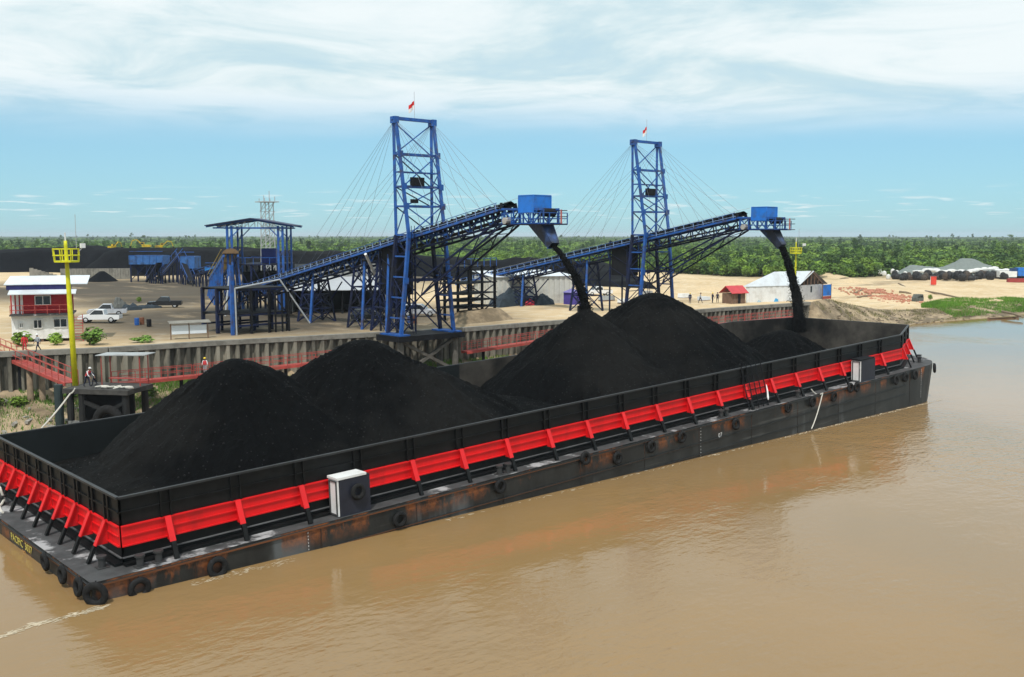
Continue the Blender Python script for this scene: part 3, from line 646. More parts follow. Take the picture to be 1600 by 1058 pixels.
    t.beam('head_pulley', (xc - .95, yh + .6, zb - .4), (xc + .95, yh + .6, zb - .4), .85, DARK, round=12)
    dm = MB(); dm.tube([(xc - 1.35, yb - 1.2, zb - 1.2), (xc - 2.1, yb - 1.2, zb - 1.2)], .35, 10); t.part('drive_motor', dm, mat('pale_motor', (.38, .36, .33), .6), smooth=False)
    ya, ye = yb - .6, yh - .4
    t.box('platform', (xc - 1.9, ya, zb - 1.62), (xc + 1.9, ye, zb - 1.52), NAVY)
    corners = [(-1.85, ya), (-1.85, ye), (1.85, ye), (1.85, ya)]
    for (x0, q0), (x1, q1) in zip(corners, corners[1:]):
        for h in (.55, 1.1): t.beam('platform_rail', (xc + x0, q0, zb - 1.55 + h), (xc + x1, q1, zb - 1.55 + h), .07, BLUE)
        nn = 4 if x0 == x1 else 3
        for i in range(nn + 1):
            x, y = x0 + (x1 - x0) * i / nn, q0 + (q1 - q0) * i / nn; t.beam('rail_post', (xc + x, y, zb - 1.55), (xc + x, y, zb - .43), .08, BLUE)
    WARN = mat('red_white_boards', (.45, .12, .10), .6)
    for h in (.0, .7, 1.3): t.beam('outrigger', (xc, ye + .1, zb - 1.55 + h), (xc + .2, ye - 1.6, zb - 1.55 + h), .08, NAVY)
    t.beam('outrigger_board', (xc + .1, ye - .9, zb - 1.5), (xc + .1, ye - .9, zb - .15), .12, WARN)
    ch = MB(); c0 = V((xc, yh + 1.45, zb - 1.62)); c1 = V((xc, yh - .35, zb - 3.65))
    ring = lambda c_, a_, b_, nx_: [c_ + V((sx_ * a_, 0, 0)) + nx_ * (sy * b_) for sx_, sy in ((-1, -1), (1, -1), (1, 1), (-1, 1))]
    nn = V((0, -.77, .63)); ch.add(ring(c0, .85, .95, V((0, -1, 0))) + ring(c1, .52, .42, nn), [(0, 1, 5, 4), (1, 2, 6, 5), (2, 3, 7, 6), (3, 0, 4, 7)])
    co_ = t.part('chute', ch, mat('scuffed_chute_plate', (.035, .075, .20), .5, var=.4, dirt=(.02, .02, .022), dirt_amt=.85, dirt_scale=.5, dirt_lo=.42, dirt_hi=.55))
    t.beam('chute_lip', c1 + V((-.54, 0, 0)) + nn * -.42, c1 + V((.54, 0, 0)) + nn * -.42, .1, BLUE, under=co_)
    # raking lattice strut from tower foot to the outer end
    s0 = V((0, yt - 2.3, 11.8)); e0 = V((0, yb + .2, zb - 1.6)); off = V((0, .5, .95))
    for x in (-1.2, 1.2):
        A = (s0 + V((xc + x, 0, 0)), e0 + V((xc + x, 0, 0))); B = (s0 + off * 1.5 + V((xc + x, 0, 0)), e0 + off * .5 + V((xc + x, 0, .1)))
        t.beam('strut_chord', *A, .17, NAVY); t.beam('strut_chord', *B, .17, NAVY); lattice(t, 'strut_brace', A, B, 9, .085, NAVY)
    A = (s0 + V((xc - 1.2, 0, 0)), e0 + V((xc - 1.2, 0, 0))); B = (s0 + V((xc + 1.2, 0, 0)), e0 + V((xc + 1.2, 0, 0))); lattice(t, 'strut_brace', A, B, 7, .07, NAVY)
    # stay cables from the tower head
    for s, X_ in T.items():
        for f in (.77, .82, .87, .91, .95, 1.0): t.beam('stay_cable', X_ + V((0, 0, -.1)), P(Ln * (f if f < 1 else .99), s * 1.05, .2), .035, mat('steel_cable', (.16, .19, .24), .5), round=5)
        for f in (.56, .49, .42, .35, .28): t.beam('stay_cable', X_ + V((0, 0, -.1)), P(Ln * f, s * 1.05, .2), .03, MATS['steel_cable'], round=5)
    return t, c1, P, Ln
def falling(c1, hit, r0, r1, label):
    m_ = MB(); n_ = 46; k = 12; vs = []; c1, hit = V(c1), V(hit); pts_ = []
    for i in range(n_ + 1):
        f = i / n_; hz = 1 - (1 - f) ** 1.9; z = c1.z + (hit.z - c1.z) * f
        y = c1.y + (hit.y - c1.y) * hz; pts_.append(V((c1.x + (hit.x - c1.x) * f, y, z)))
        rr = r0 + (r1 - r0) * f
        for j in range(k):
            a = 2 * math.pi * j / k; q = rr * (1 + .32 * fbm(i * .28, math.cos(a) * 1.6, math.sin(a) * 1.6, 4)); vs.append(pts_[-1] + V((q * math.cos(a), q * math.sin(a) * .8, .12 * fbm(i, j, 3))))
    m_.add(vs, [(i * k + j, i * k + (j + 1) % k, (i + 1) * k + (j + 1) % k, (i + 1) * k + j) for i in range(n_) for j in range(k)] + [tuple(range(k)), tuple(n_ * k + j for j in range(k))])
    for _ in range(2600):
        f = random.random() ** .8; i = min(n_ - 1, int(f * n_)); c = pts_[i].lerp(pts_[i + 1], random.random()); rr = (r0 + (r1 - r0) * f)
        a = random.random() * 6.283; q = rr * (.75 + abs(random.gauss(0, .28 + .15 * f))); c = c + V((q * math.cos(a), q * math.sin(a) * .85, 0)); e = random.uniform(.03, .085)
        R_ = Matrix.Rotation(random.random() * 6, 3, 'Z') @ Matrix.Rotation(random.random() * 3, 3, 'X')
        m_.add([c + R_ @ V(v_) * e for v_ in ((1, 0, 0), (-.6, .8, 0), (-.6, -.8, 0), (0, 0, 1.2))], [(0, 1, 3), (1, 2, 3), (2, 0, 3), (2, 1, 0)])
    return single('falling_coal', m_, COAL, label, 'falling coal', hit, 'falling coal streams')
X1, X2, YT = 50.0, 90.1, 40.7
tw1, T1 = tower(X1 - .3, YT, 'tall blue lattice tower of the nearer loader with two flood lights', 2)
tw2, T2 = tower(X2, YT, 'farther blue lattice loader tower with one flood light', 1)
def mid(u, v, x): q = PX(u, v, x); return q
q = mid(397, 446, X1); q2 = mid(798, 318, X1); q3 = mid(848, 320, X1)
cv1, ch1, P1, L1 = conveyor(X1, 84.5, 9.9, 24.5, 21.2, 18.7, T1, YT, 'nearer blue belt conveyor rising from the roofed transfer shed to its chute over the barge')
cv2, ch2, P2, L2 = conveyor(X2, 81.0, 10.3, 24.0, 20.8, 18.7, T2, YT, 'farther blue belt conveyor with its chute over the bow end of the barge')
falling(ch1, (X1 + .1, 14.0, 11.0), .33, .50, 'black coal falling from the nearer chute onto a tall pile')
falling(ch2, (X2 + .1, 15.6, 6.6), .45, .85, 'black coal falling from the farther chute into the bow end')
# trestles under the belts
def trestle(xc, y, ztop, label, z0=ZL, dw=1.6):
    t = Thing('conveyor_trestle', label, 'trestle', (xc, y, z0), 'conveyor trestles')
    for sx_ in (-1, 1):
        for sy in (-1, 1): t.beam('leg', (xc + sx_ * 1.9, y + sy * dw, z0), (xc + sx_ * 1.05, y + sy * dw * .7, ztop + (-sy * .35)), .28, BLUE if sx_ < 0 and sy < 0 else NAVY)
    n_ = 3; hz = ztop - z0
    for i in range(n_):
        f0, f1 = i / n_, (i + 1) / n_
        L_ = lambda s, q, f: V((xc + s * (1.9 - .85 * f), y + q * dw * (1 - .3 * f), z0 + hz * f))
        for q in (-1, 1):
            t.beam('brace', L_(-1, q, f0), L_(1, q, f1), .11, NAVY); t.beam('brace', L_(1, q, f0), L_(-1, q, f1), .11, NAVY); t.beam('crossbeam', L_(-1, q, f1 * .97), L_(1, q, f1 * .97), .14, NAVY)
        for s in (-1, 1):
            t.beam('brace', L_(s, -1, f0), L_(s, 1, f1), .10, NAVY); t.beam('brace', L_(s, 1, f0), L_(s, -1, f1), .11, NAVY); t.beam('crossbeam', L_(s, -1, f1 * .97), L_(s, 1, f1 * .97), .13, NAVY)
    for s in (-1, 1):
        for q in (-1, 1): t.beam('spreader', (xc + s * 1.2, y + q * dw * .8, ztop - 3.0), (xc + s * 1.05, y + q * (dw * .8 + 3.4), ztop - q * .6 - .8), .12, NAVY)
def beltz(Pf, Ln, y): a_, b_ = Pf(0, 0, -1.15), Pf(Ln, 0, -1.15); return a_.z + (b_.z - a_.z) * (y - a_.y) / (b_.y - a_.y)
for y, lb in ((63.0, 'dark braced trestle under the nearer belt, between shed and tower'), (51.0, 'trestle under the nearer belt just behind its tower'), (45.9, 'dense dark trestle inside the rear of the nearer tower')): trestle(X1, y, beltz(P1, L1, y), lb)
for y, lb in ((66.0, 'braced trestle under the low end of the farther belt'), (52.0, 'blue and dark trestle under the farther belt just behind its tower')): trestle(X2, y, beltz(P2, L2, y), lb)
# gravity take-up boxes hanging below the belts inside the towers
for xc, lb, yy, z0, z1 in ((X1, 'black take up weight frame hanging under the nearer belt behind the tower', 44.6, 11.6, 17.3), (X2, 'black take up weight frame hanging under the farther belt behind the tower', 44.4, 12.8, 16.9)):
    t = Thing('take_up_weight', lb, 'counterweight', (xc, yy, z0), 'belt take up weights')
    m_ = MB(); m_.bb((xc - 1.2, yy - 1.5, z0), (xc + 1.2, yy + 1.5, z1)); t.part('casing', m_, DARK)
    for sx_ in (-1, 1):
        for sy in (-1, 1): t.beam('guide', (xc + sx_ * 1.35, yy + sy * 1.65, ZL), (xc + sx_ * 1.35, yy + sy * 1.65, z1 + .8), .18, NAVY)
    for z in np.arange(ZL + 1.5, z1, 1.9):
        z = float(z); t.beam('guide_brace', (xc - 1.35, yy - 1.65, z), (xc + 1.35, yy - 1.65, z), .1, NAVY); t.beam('guide_brace', (xc - 1.35, yy - 1.65, z), (xc - 1.35, yy + 1.65, z + 1.5), .08, NAVY); t.beam('guide_brace', (xc - 1.35, yy - 1.65, z), (xc + 1.35, yy - 1.65, z + 1.7), .08, NAVY)
# ------------------------------------------------------------------ roofed transfer shed and plant behind it
def gable_roof(t, x0, x1, y0, y1, ze, zr, m, along='y', th=.12, name='roof_sheet', nsheet=6):
    """two slopes of separate sheets, ridge along y or x"""
    for s in (-1, 1):
        for i in range(nsheet):
            f0, f1 = i / nsheet, (i + 1) / nsheet; mb = MB(); lift = .012 * (i % 2)
            if along == 'y':
                xm = (x0 + x1) / 2; xe = x0 if s < 0 else x1; ya, yb = y0 + (y1 - y0) * f0, y0 + (y1 - y0) * f1
                mb.prism([(xe, ya, ze + lift), (xm, ya, zr + lift), (xm, yb, zr + lift), (xe, yb, ze + lift)], (0, 0, th))
            else:
                ym = (y0 + y1) / 2; ye = y0 if s < 0 else y1; xa, xb_ = x0 + (x1 - x0) * f0, x0 + (x1 - x0) * f1
                mb.prism([(xa, ye, ze + lift), (xa, ym, zr + lift), (xb_, ym, zr + lift), (xb_, ye, ze + lift)], (0, 0, th))
            t.part(name, mb, m)
sf = PZ(362, 490, ZL); rr0 = V((RIGHT.x, RIGHT.y, 0)).normalized(); bb0 = V((-rr0.y, rr0.x, 0)); ppm = FPX / (sf - CAM).dot(FWD)
SM = Matrix.Translation(sf) @ Matrix(((rr0.x, bb0.x, 0, 0), (rr0.y, bb0.y, 0, 0), (0, 0, 1, 0), (0, 0, 0, 1)))
t = Thing('transfer_shed', 'tall open blue steel shed with a low gabled roof over the belt tail', 'shed', M=SM, local=True)
xl, xr, xm_, ze, zr2 = (326 - 362) / ppm, (462 - 362) / ppm, (397 - 362) / ppm, (490 - 354) / ppm, (490 - 343) / ppm; dep = 5.5
for s in (-1, 1):
    e = xl if s < 0 else xr
    for i in range(5):
        mb = MB(); ya, yb = -.8 + (dep + 1.4) * i / 5, -.8 + (dep + 1.4) * (i + 1) / 5; k = .012 * (i % 2); mb.prism([(e, ya, ze + k), (xm_, ya, zr2 + k), (xm_, yb, zr2 + k), (e, yb, ze + k)], (0, 0, .12)); t.part('roof_sheet', mb, mat('dark_roof_sheet', (.02, .03, .085), .5, var=.2))
px0, px1 = 0.0, (441 - 362) / ppm; zc = ze - .28
for y in (0, dep):
    for x in (px0, px1):
        for o_ in (-.32, .32): t.beam('post', (x + o_, y, 0), (x + o_, y, ze), .3 if y == 0 else .24, BLUE)
        for k in range(5): z = 1.2 + k * 2.3; t.beam('lacing', (x - .3, y, z), (x + .3, y, z + 1.2), .09, BLUE)
    t.beam('tie_beam', (xl + 1.0, y, zc), (xr - 1.0, y, zc), .2, BLUE)
    for s, e in ((-1, xl), (1, xr)):
        t.beam('rafter', (e, y, ze - .12), (xm_, y, zr2 - .12), .2, BLUE)
        for k in range(2, 7):
            f = k / 7; xx = e + (xm_ - e) * f; t.beam('truss_web', (xx, y, zc), (xx, y, zc + (zr2 - ze) * f), .08, GALV)
            if k < 6: xx2 = e + (xm_ - e) * (k + 1) / 7; t.beam('truss_web', (xx, y, zc), (xx2, y, zc + (zr2 - ze) * (k + 1) / 7), .07, GALV)
    t.beam('knee_brace', (px0, y, zc - 1.6), (px0 + 1.6, y, zc), .13, BLUE); t.beam('knee_brace', (px1, y, zc - 1.6), (px1 - 1.6, y, zc), .13, BLUE)
for x in (px0, px1): t.beam('eaves_beam', (x, 0, ze - .3), (x, dep, ze - .3), .22, BLUE)
# machinery platform in the shed
mp_ = Thing('transfer_platform', 'dusty two level machinery platform with a blue hopper under the shed roof', 'platform', M=SM @ Matrix.Translation((0, 0, 0)), local=True)
for z in (3.2, 7.0):
    mp_.box('floor_plate', (px0 + .6, 1, z), (px1 - .6, dep + 6, z + .15), NAVY)
    for y in (1, dep + 4): mp_.beam('guard_rail', (px0 + .6, y, z + 1.1), (px1 - .6, y, z + 1.1), .08, BLUE)
    for i in range(6): x = px0 + .7 + (px1 - px0 - 1.4) * i / 5; mp_.beam('rail_post', (x, 1, z + .1), (x, 1, z + 1.1), .07, BLUE)
cols_ = np.linspace(px0 + .8, px1 - .8, 4)
for x in cols_:
    for y in (1.2, 6, dep + 3.8): mp_.beam('column', (x, y, 0), (x, y, 7.0), .26, NAVY)
for i in range(3):
    mp_.beam('brace', (cols_[i], 1.2, 0), (cols_[i + 1], 1.2, 3.2), .12, NAVY); mp_.beam('brace', (cols_[i + 1], 1.2, 3.2), (cols_[i], 1.2, 7.0), .12, NAVY)
m_ = MB(); m_.bb(((px0 + px1) / 2 - .4, 5, 7.2), ((px0 + px1) / 2 + 1.8, 7.4, 9.4)); mp_.part('hopper', m_, mat('deep_blue_hopper', (.010, .025, .17), .5))
m_ = MB(); m_.bb((px0 + 1, 3, 3.4), (px1 - 1.4, 8, 6.0)); mp_.part('crusher_housing', m_, DARK)
# dark steel staging by the wharf edge
st_ = Thing('steel_staging', 'dark open steel staging standing on the wharf edge in front of the shed', 'staging', (37, 55, ZL))
A0, A1 = PZ(364, 524, ZL), PZ(449, 517, ZL); dq = (A1 - A0); dq.z = 0; Lq = dq.length; dq.normalize(); nq = V((-dq.y, dq.x, 0))
G = lambda s, d_, z: V((A0.x, A0.y, 0)) + dq * s + nq * d_ + V((0, 0, z))
for d_ in (0, 3.2, 6.4):
    for s in np.linspace(0, Lq, 4): st_.beam('column', G(s, d_, ZL), G(s, d_, 15.2 if s < 1 and d_ < 1 else 12.4), .26 if s > 1 else .36, NAVY if d_ else BLUE if s < 1 else DARK)
    for z in (8.2, 9.4, 12.3): st_.beam('floor_beam', G(0, d_, z), G(Lq, d_, z), .22, NAVY)
    st_.beam('brace', G(0, d_, 9.4), G(Lq / 3, d_, 12.3), .12, NAVY); st_.beam('brace', G(Lq, d_, 9.4), G(Lq * 2 / 3, d_, 12.3), .12, NAVY)
for z in (9.5, 12.4):
    fl = MB(); fl.prism([G(-.1, -.1, z), G(Lq + .1, -.1, z), G(Lq + .1, 6.5, z), G(-.1, 6.5, z)], (0, 0, .1)); st_.part('floor_plate', fl, DARK)
for s in np.linspace(Lq * .62, Lq, 4): st_.beam('pipe', G(s, -.4, ZL), G(s, -.4, 11.9), .24, DARK, round=8)
# pale water pipes on props
pp = Thing('dust_water_pipe', 'pale pipe run on props rising beside the shed and down to the wharf', 'pipe', G(0, -.6, ZL))
a_ = PZ(370, 524, ZL); b_2 = PY(367, 451, a_.y); c_2 = PY(437, 437, a_.y + 1); e_ = PY(484, 505, a_.y)
for p0, p1 in ((a_, b_2), (b_2, c_2), (c_2, e_)): pp.beam('pipe_run', p0, p1, .2, GALV, round=8)
f0 = PX(571, 397, X1 - 2.6); f1 = PZ(618, 498, ZL + .6)
single('raking_prop', MB().tube([f0, f1], .17, 8), WHITE, 'white raking pipe prop below the nearer belt beside the tower', 'prop', f1)
p0 = PZ(352, 494, ZL); single('raking_prop', MB().tube([p0, PX(358, 432, p0.x + 1)], .12, 8), GALV, 'grey pipe prop leaning against the shed beside the incoming belt', 'prop', p0)
# incoming belt with yellow covers
t = Thing('incoming_conveyor', 'covered incoming belt with yellow hoods on blue legs behind the shed', 'conveyor', (48, 85, ZL))
i0, i1 = V((47.5, 82, 15.6)), V((67, 128, 10.2)); dh = (i1 - i0).normalized(); sd_ = V((dh.y, -dh.x, 0)).normalized()
for s in (-1, 1):
    t.beam('chord', i0 + sd_ * s, i1 + sd_ * s, .25, BLUE, .4); t.beam('side_rail', i0 + sd_ * s * 1.3 + V((0, 0, .9)), i1 + sd_ * s * 1.3 + V((0, 0, .9)), .1, mat('dull_yellow', (.36, .27, .06), .6, var=.3))
for i in range(16):
    f = (i + .5) / 16; c = i0.lerp(i1, f); hmb = MB(); R_ = frame(dh)
    pr = [c + sd_ * (1.15 * math.cos(a)) + V((0, 0, .35 + .75 * math.sin(a))) - dh * 1.5 for a in np.linspace(0, math.pi, 7)]
    hmb.prism(pr, dh * 2.7); t.part('belt_hood', hmb, MATS['dull_yellow'] if i % 5 else mat('brown_hood', (.16, .10, .05), .7))
for i in range(8):
    f = i / 8 + .03; c = i0.lerp(i1, f)
    for s in (-1, 1): t.beam('leg', V((c.x, c.y, ZL)) + sd_ * s * 1.6, c + sd_ * s, .26, BLUE)
    t.beam('brace', V((c.x, c.y, ZL + .5)) - sd_ * 1.6, c + sd_, .1, NAVY)
# crusher plant far behind: two blue hoppers on frames, slanting belts
def box_on_legs(name, label, cat, u0, u1, vtop, vbot, vfoot, depth, m, dz=0, grp=None, rim=None):
    base = PZ((u0 + u1) / 2, vfoot, ZL); r_ = RIGHT.copy(); r_.z = 0; r_.normalize(); b_ = V((-r_.y, r_.x, 0)); D = (base - CAM).length; ppm = FPX / D
    w_ = (u1 - u0) / ppm; h1 = (vfoot - vtop) / ppm; h0 = (vfoot - vbot) / ppm
    t = Thing(name, label, cat, base, grp); C = lambda s, d_, z: base + r_ * s + b_ * d_ + V((0, 0, z))
    body = MB(); body.prism([C(-w_ / 2, 0, h0), C(w_ / 2, 0, h0), C(w_ / 2, depth, h0), C(-w_ / 2, depth, h0)], (0, 0, h1 - h0)); t.part('bin', body, m)
    fn = MB(); q0 = [C(-w_ / 2 + .05, .05, h0 - .02), C(w_ / 2 - .05, .05, h0 - .02), C(w_ / 2 - .05, depth - .05, h0 - .02), C(-w_ / 2 + .05, depth - .05, h0 - .02)]; q1 = [C(-w_ / 6, depth / 3, h0 * .45), C(w_ / 6, depth / 3, h0 * .45), C(w_ / 6, depth * .66, h0 * .45), C(-w_ / 6, depth * .66, h0 * .45)]
    fn.add(q0 + q1, [(0, 1, 5, 4), (1, 2, 6, 5), (2, 3, 7, 6), (3, 0, 4, 7), (4, 5, 6, 7)]); t.part('funnel', fn, NAVY)
    nr = max(2, int(w_ / 1.6))
    for i in range(nr + 1): s = -w_ / 2 + w_ * i / nr; t.beam('rib', C(s, -.08, h0), C(s, -.08, h1), .16, m)
    for s in np.linspace(-w_ / 2 + .2, w_ / 2 - .2, 3):
        for d_ in (.2, depth - .2): t.beam('leg', C(s, d_, 0), C(s, d_, h0), .3, NAVY)
    t.beam('brace', C(-w_ / 2, .2, .3), C(0, .2, h0), .14, NAVY); t.beam('brace', C(w_ / 2, .2, .3), C(0, .2, h0), .14, NAVY)
    for z in (h1, h1 + 1.0):
        t.beam('top_rail', C(-w_ / 2, 0, z), C(w_ / 2, 0, z), .12, BLUE)
    return t, C, w_, h1
MIDB = mat('faded_blue_bin', (.03, .12, .34), .55, var=.25, dirt=(.03, .03, .04), dirt_amt=.6)
box_on_legs('crusher_bin', 'long faded blue feed bin at the near end of the crusher plant', 'crusher bin', 205, 254, 402, 415, 441, 5, MIDB, grp='crusher plant bins')
box_on_legs('crusher_bin', 'shorter blue crusher bin beside the slanting belts, in the middle of the plant', 'crusher bin', 284, 304, 403, 421, 444, 5, MIDB, grp='crusher plant bins')
box_on_legs('crusher_bin', 'small bright blue bin closest to the incoming belt', 'crusher bin', 322, 342, 419, 429, 446, 4, mat('azure_bin', (.02, .20, .52), .5), grp='crusher plant bins')
def slant_belt(label, u0, v0, u1, v1, vf0, vf1, wd=1.2):
    b0, b1 = PZ(u0, vf0, ZL), PZ(u1, vf1, ZL); ppm0, ppm1 = FPX / (b0 - CAM).length, FPX / (b1 - CAM).length
    p0, p1 = b0 + V((0, 0, (vf0 - v0) / ppm0)), b1 + V((0, 0, (vf1 - v1) / ppm1)); d = (p1 - p0); s = V((d.y, -d.x, 0)).normalized()
    t = Thing('plant_conveyor', label, 'conveyor', b0, 'slanting belts of the crusher plant')
    for q in (-1, 1):
        t.beam('chord', p0 + s * q * wd / 2, p1 + s * q * wd / 2, .22, NAVY, .45); t.beam('hand_rail', p0 + s * q * wd * .8 + V((0, 0, 1.1)), p1 + s * q * wd * .8 + V((0, 0, 1.1)), .08, BLUE)
    bl = MB(); bl.add([p0 - s * wd / 2 + V((0, 0, .25)), p1 - s * wd / 2 + V((0, 0, .25)), p1 + s * wd / 2 + V((0, 0, .25)), p0 + s * wd / 2 + V((0, 0, .25))], [(0, 1, 2, 3)]); t.part('belt', bl, DARK)
    for i in range(6):
        f = (i + .5) / 6; c = p0.lerp(p1, f); t.beam('rail_post', c - s * wd * .8, c - s * wd * .8 + V((0, 0, 1.1)), .07, BLUE)
        if c.z > ZL + 2:
            for q in (-1, 1): t.beam('leg', V((c.x, c.y, ZL)) + s * q * wd * .7, c + s * q * wd / 2, .2, NAVY)
for a in (('slanting dark belt rising to the left bin of the crusher plant', 232, 440, 250, 414, 441, 444), ('longest slanting belt climbing to the right crusher bin', 246, 438, 283, 398, 443, 441), ('slanting belt falling from the right crusher bin to the yard', 300, 441, 283, 402, 446, 443), ('low dark belt leading from the crusher plant to the incoming belt', 304, 432, 336, 423, 447, 449)): slant_belt(*a)
# lattice antenna mast behind the shed
am = PZ(421, 470, ZL); ppm = FPX / (am - CAM).length; hm = (470 - 322) / ppm
t = Thing('antenna_mast', 'grey lattice antenna mast with a wide head behind the shed roof', 'mast', am)
for sx_ in (-1, 1):
    for sy in (-1, 1): t.beam('leg', am + V((sx_ * 1.0, sy * 1.0, 0)), am + V((sx_ * .75, sy * .75, hm)), .14, GALV)
for i in range(11):
    z0_, z1_ = hm * i / 11, hm * (i + 1) / 11
    for s in (-1, 1): t.beam('lacing', am + V((-.9, s * .9, z0_)), am + V((.9, s * .9, z1_)), .08, GALV); t.beam('lacing', am + V((s * .9, -.9, z1_)), am + V((s * .9, .9, z0_)), .08, GALV); t.beam('ring', am + V((-.9, s * .9, z1_)), am + V((.9, s * .9, z1_)), .08, GALV)
t.box('head_platform', am + V((-1.5, -1.5, hm)), am + V((1.5, 1.5, hm + .15)), GALV)
for i in range(6): t.beam('antenna', am + V((-1.3 + .52 * i, -1.3 + (i % 2) * 2.6, hm)), am + V((-1.3 + .52 * i, -1.3 + (i % 2) * 2.6, hm + (1.1, .7, 1.9, .8, 1.0, .7)[i])), .09, GALV)
# platform tower carrying the tail of the farther belt
t = Thing('belt_tail_staging', 'dark multi level steel staging under the tail of the farther belt', 'staging', (70, 56, ZL))
B0, B1 = PZ(733, 503, ZL), PZ(773, 498, ZL); dq2 = (B1 - B0); dq2.z = 0; L2q = dq2.length; dq2.normalize(); nq2 = V((-dq2.y, dq2.x, 0)); G2_ = lambda s, d_, z: V((B0.x, B0.y, 0)) + dq2 * s + nq2 * d_ + V((0, 0, z))
for s in (0, L2q / 2, L2q):
    for d_ in (0, 4): t.beam('column', G2_(s, d_, ZL), G2_(s, d_, 14.6), .28, DARK)
for z in (9.0, 9.9, 10.8, 12.2, 14.4):
    fl = MB(); fl.prism([G2_(-1.6, -.3, z), G2_(L2q + .2, -.3, z), G2_(L2q + .2, 4.3, z), G2_(-1.6, 4.3, z)], (0, 0, .12)); t.part('floor_plate', fl, DARK)
for i in range(3): t.beam('brace', G2_(0, 0, ZL + 2.4 * i), G2_(L2q, 0, ZL + 2.4 * (i + 1)), .12, NAVY); t.beam('brace', G2_(L2q, 0, ZL + 2.4 * i), G2_(0, 0, ZL + 2.4 * (i + 1)), .12, NAVY)
for s in np.linspace(-1.4, L2q, 6): t.beam('rail_post', G2_(s, -.3, 14.4), G2_(s, -.3, 15.5), .08, BLUE)
t.beam('guard_rail', G2_(-1.5, -.3, 15.5), G2_(L2q, -.3, 15.5), .09, BLUE)
# ------------------------------------------------------------------ stock piles
def mound(pts, hs, base_w, label, m=COALB, name='stockpile', res=2.0, cat='stockpile', flat=None, grp=None, slope=.75, seed=0):
    """ridge mound: polyline of ground points with a height each"""
    P_ = [V((p.x, p.y, 0)) for p in pts]; xs_ = [p.x for p in P_]; ys_ = [p.y for p in P_]; ex = max(hs) / slope + base_w
    x0, x1, y0_, y1_ = min(xs_) - ex, max(xs_) + ex, min(ys_) - ex, max(ys_) + ex; nx_, ny_ = max(4, int((x1 - x0) / res)), max(4, int((y1_ - y0_) / res)); vs = []; hh_ = np.zeros((nx_ + 1, ny_ + 1))
    for i in range(nx_ + 1):
        for j in range(ny_ + 1):
            q = V((x0 + (x1 - x0) * i / nx_, y0_ + (y1_ - y0_) * j / ny_, 0)); best = -9
            segs = list(zip(P_, P_[1:], hs, hs[1:])) if len(P_) > 1 else [(P_[0], P_[0] + V((.01, 0, 0)), hs[0], hs[0])]
            for a, b, ha, hb_ in segs:
                d = b - a; f = min(1, max(0, (q - a).dot(d) / d.length_squared)); r_ = (q - (a + d * f)).length; best = max(best, ha + (hb_ - ha) * f - slope * max(0, r_ - base_w) - .1 * min(r_, base_w))
            g = best + .10 * max(hs) * fbm(q.x * .07 + seed, q.y * .07, 1, 5) + .03 * max(hs) * fbm(q.x * .4, q.y * .4 + seed, 2, 3)
            hh_[i, j] = g; vs.append((q.x, q.y, landZ(q.x, q.y) + max(-.6, g)))
    n_ = ny_ + 1; fs = [(i * n_ + j, (i + 1) * n_ + j, (i + 1) * n_ + j + 1, i * n_ + j + 1) for i in range(nx_) for j in range(ny_) if max(hh_[i, j], hh_[i + 1, j], hh_[i + 1, j + 1], hh_[i, j + 1]) > -.3]
    c = sum(P_, V()) / len(P_); c.z = ZL; return single(name, MB().add(vs, fs), m, label, cat, c, grp, smooth=True)
g_ = 'coal stockpiles in the yard'
mound([PZ(-120, 424, ZL), PZ(30, 423, ZL), PZ(120, 422, ZL), PZ(190, 424, ZL)], [7.5, 6.8, 7.6, 7.8], 9, 'long flat topped black coal stockpile behind the house, farthest from the belts', grp=g_)
mound([PZ(215, 428, ZL), PZ(330, 424, ZL), PZ(395, 426, ZL)], [7.5, 7.9, 7.4], 8, 'black coal stockpile behind the crusher plant', grp=g_, seed=4)
mound([PZ(470, 424, ZL), PZ(600, 423, ZL), PZ(700, 424, ZL)], [6.6, 7.0, 7.4], 8, 'black stockpile behind the nearer belt and the workshop', grp=g_, seed=8)
mound([PZ(770, 422, ZL), PZ(880, 423, ZL), PZ(930, 425, ZL), PZ(975, 430, ZL)], [7.0, 7.4, 6.6, 3.0], 7, 'dark stockpile behind the farther belt, between the towers', grp=g_, seed=12)
mound([PZ(160, 439, ZL)], [2.4], .6, 'small conical coal heap in front of the low concrete wall', grp=g_, res=.8)
mound([PZ(922, 434, ZL)], [1.0], 2, 'low flat coal heap on the sand behind the farther belt', grp=g_, res=1.0, slope=.35)
SANDY = mat('pale_heaped_sand', (.55, .42, .26), .95, var=.15, bump=.5, bump_scale=1)
for i, (u, v, h) in enumerate(((1105, 431, 1.6), (1150, 428, 2.0), (1290, 430, 1.8), (1335, 436, 1.5))): mound([PZ(u, v, ZL - (0 if u < 1200 else 3))], [h], 1.5, 'low sand mound behind the warehouse, %s from the farther tower' % ORD[i], SANDY, 'sand_mound', 1.5, 'sand mound', slope=.28, grp='sand mounds behind the warehouse', seed=i * 3)
mound([PZ(725, 502, ZL + .1), PZ(775, 497, ZL + .1)], [1.6, 1.4], .6, 'grey brown spoil heap at the foot of the belt tail staging', MUD, 'spoil_heap', .7, 'heap')
t = Thing('low_retaining_wall', 'low pale concrete panel wall in front of the long stockpile', 'retaining wall', PZ(120, 437, ZL))
w0, w1 = PZ(95, 437, ZL), PZ(206, 436, ZL)
for i in range(26): p0, p1 = w0.lerp(w1, i / 26), w0.lerp(w1, (i + .9) / 26); t.beam('wall_panel', p0 + V((0, 0, 1.4)), p1 + V((0, 0, 1.4)), .3 + .15 * (i % 2), CONC, 2.8)
w2 = PZ(47, 437, ZL); 
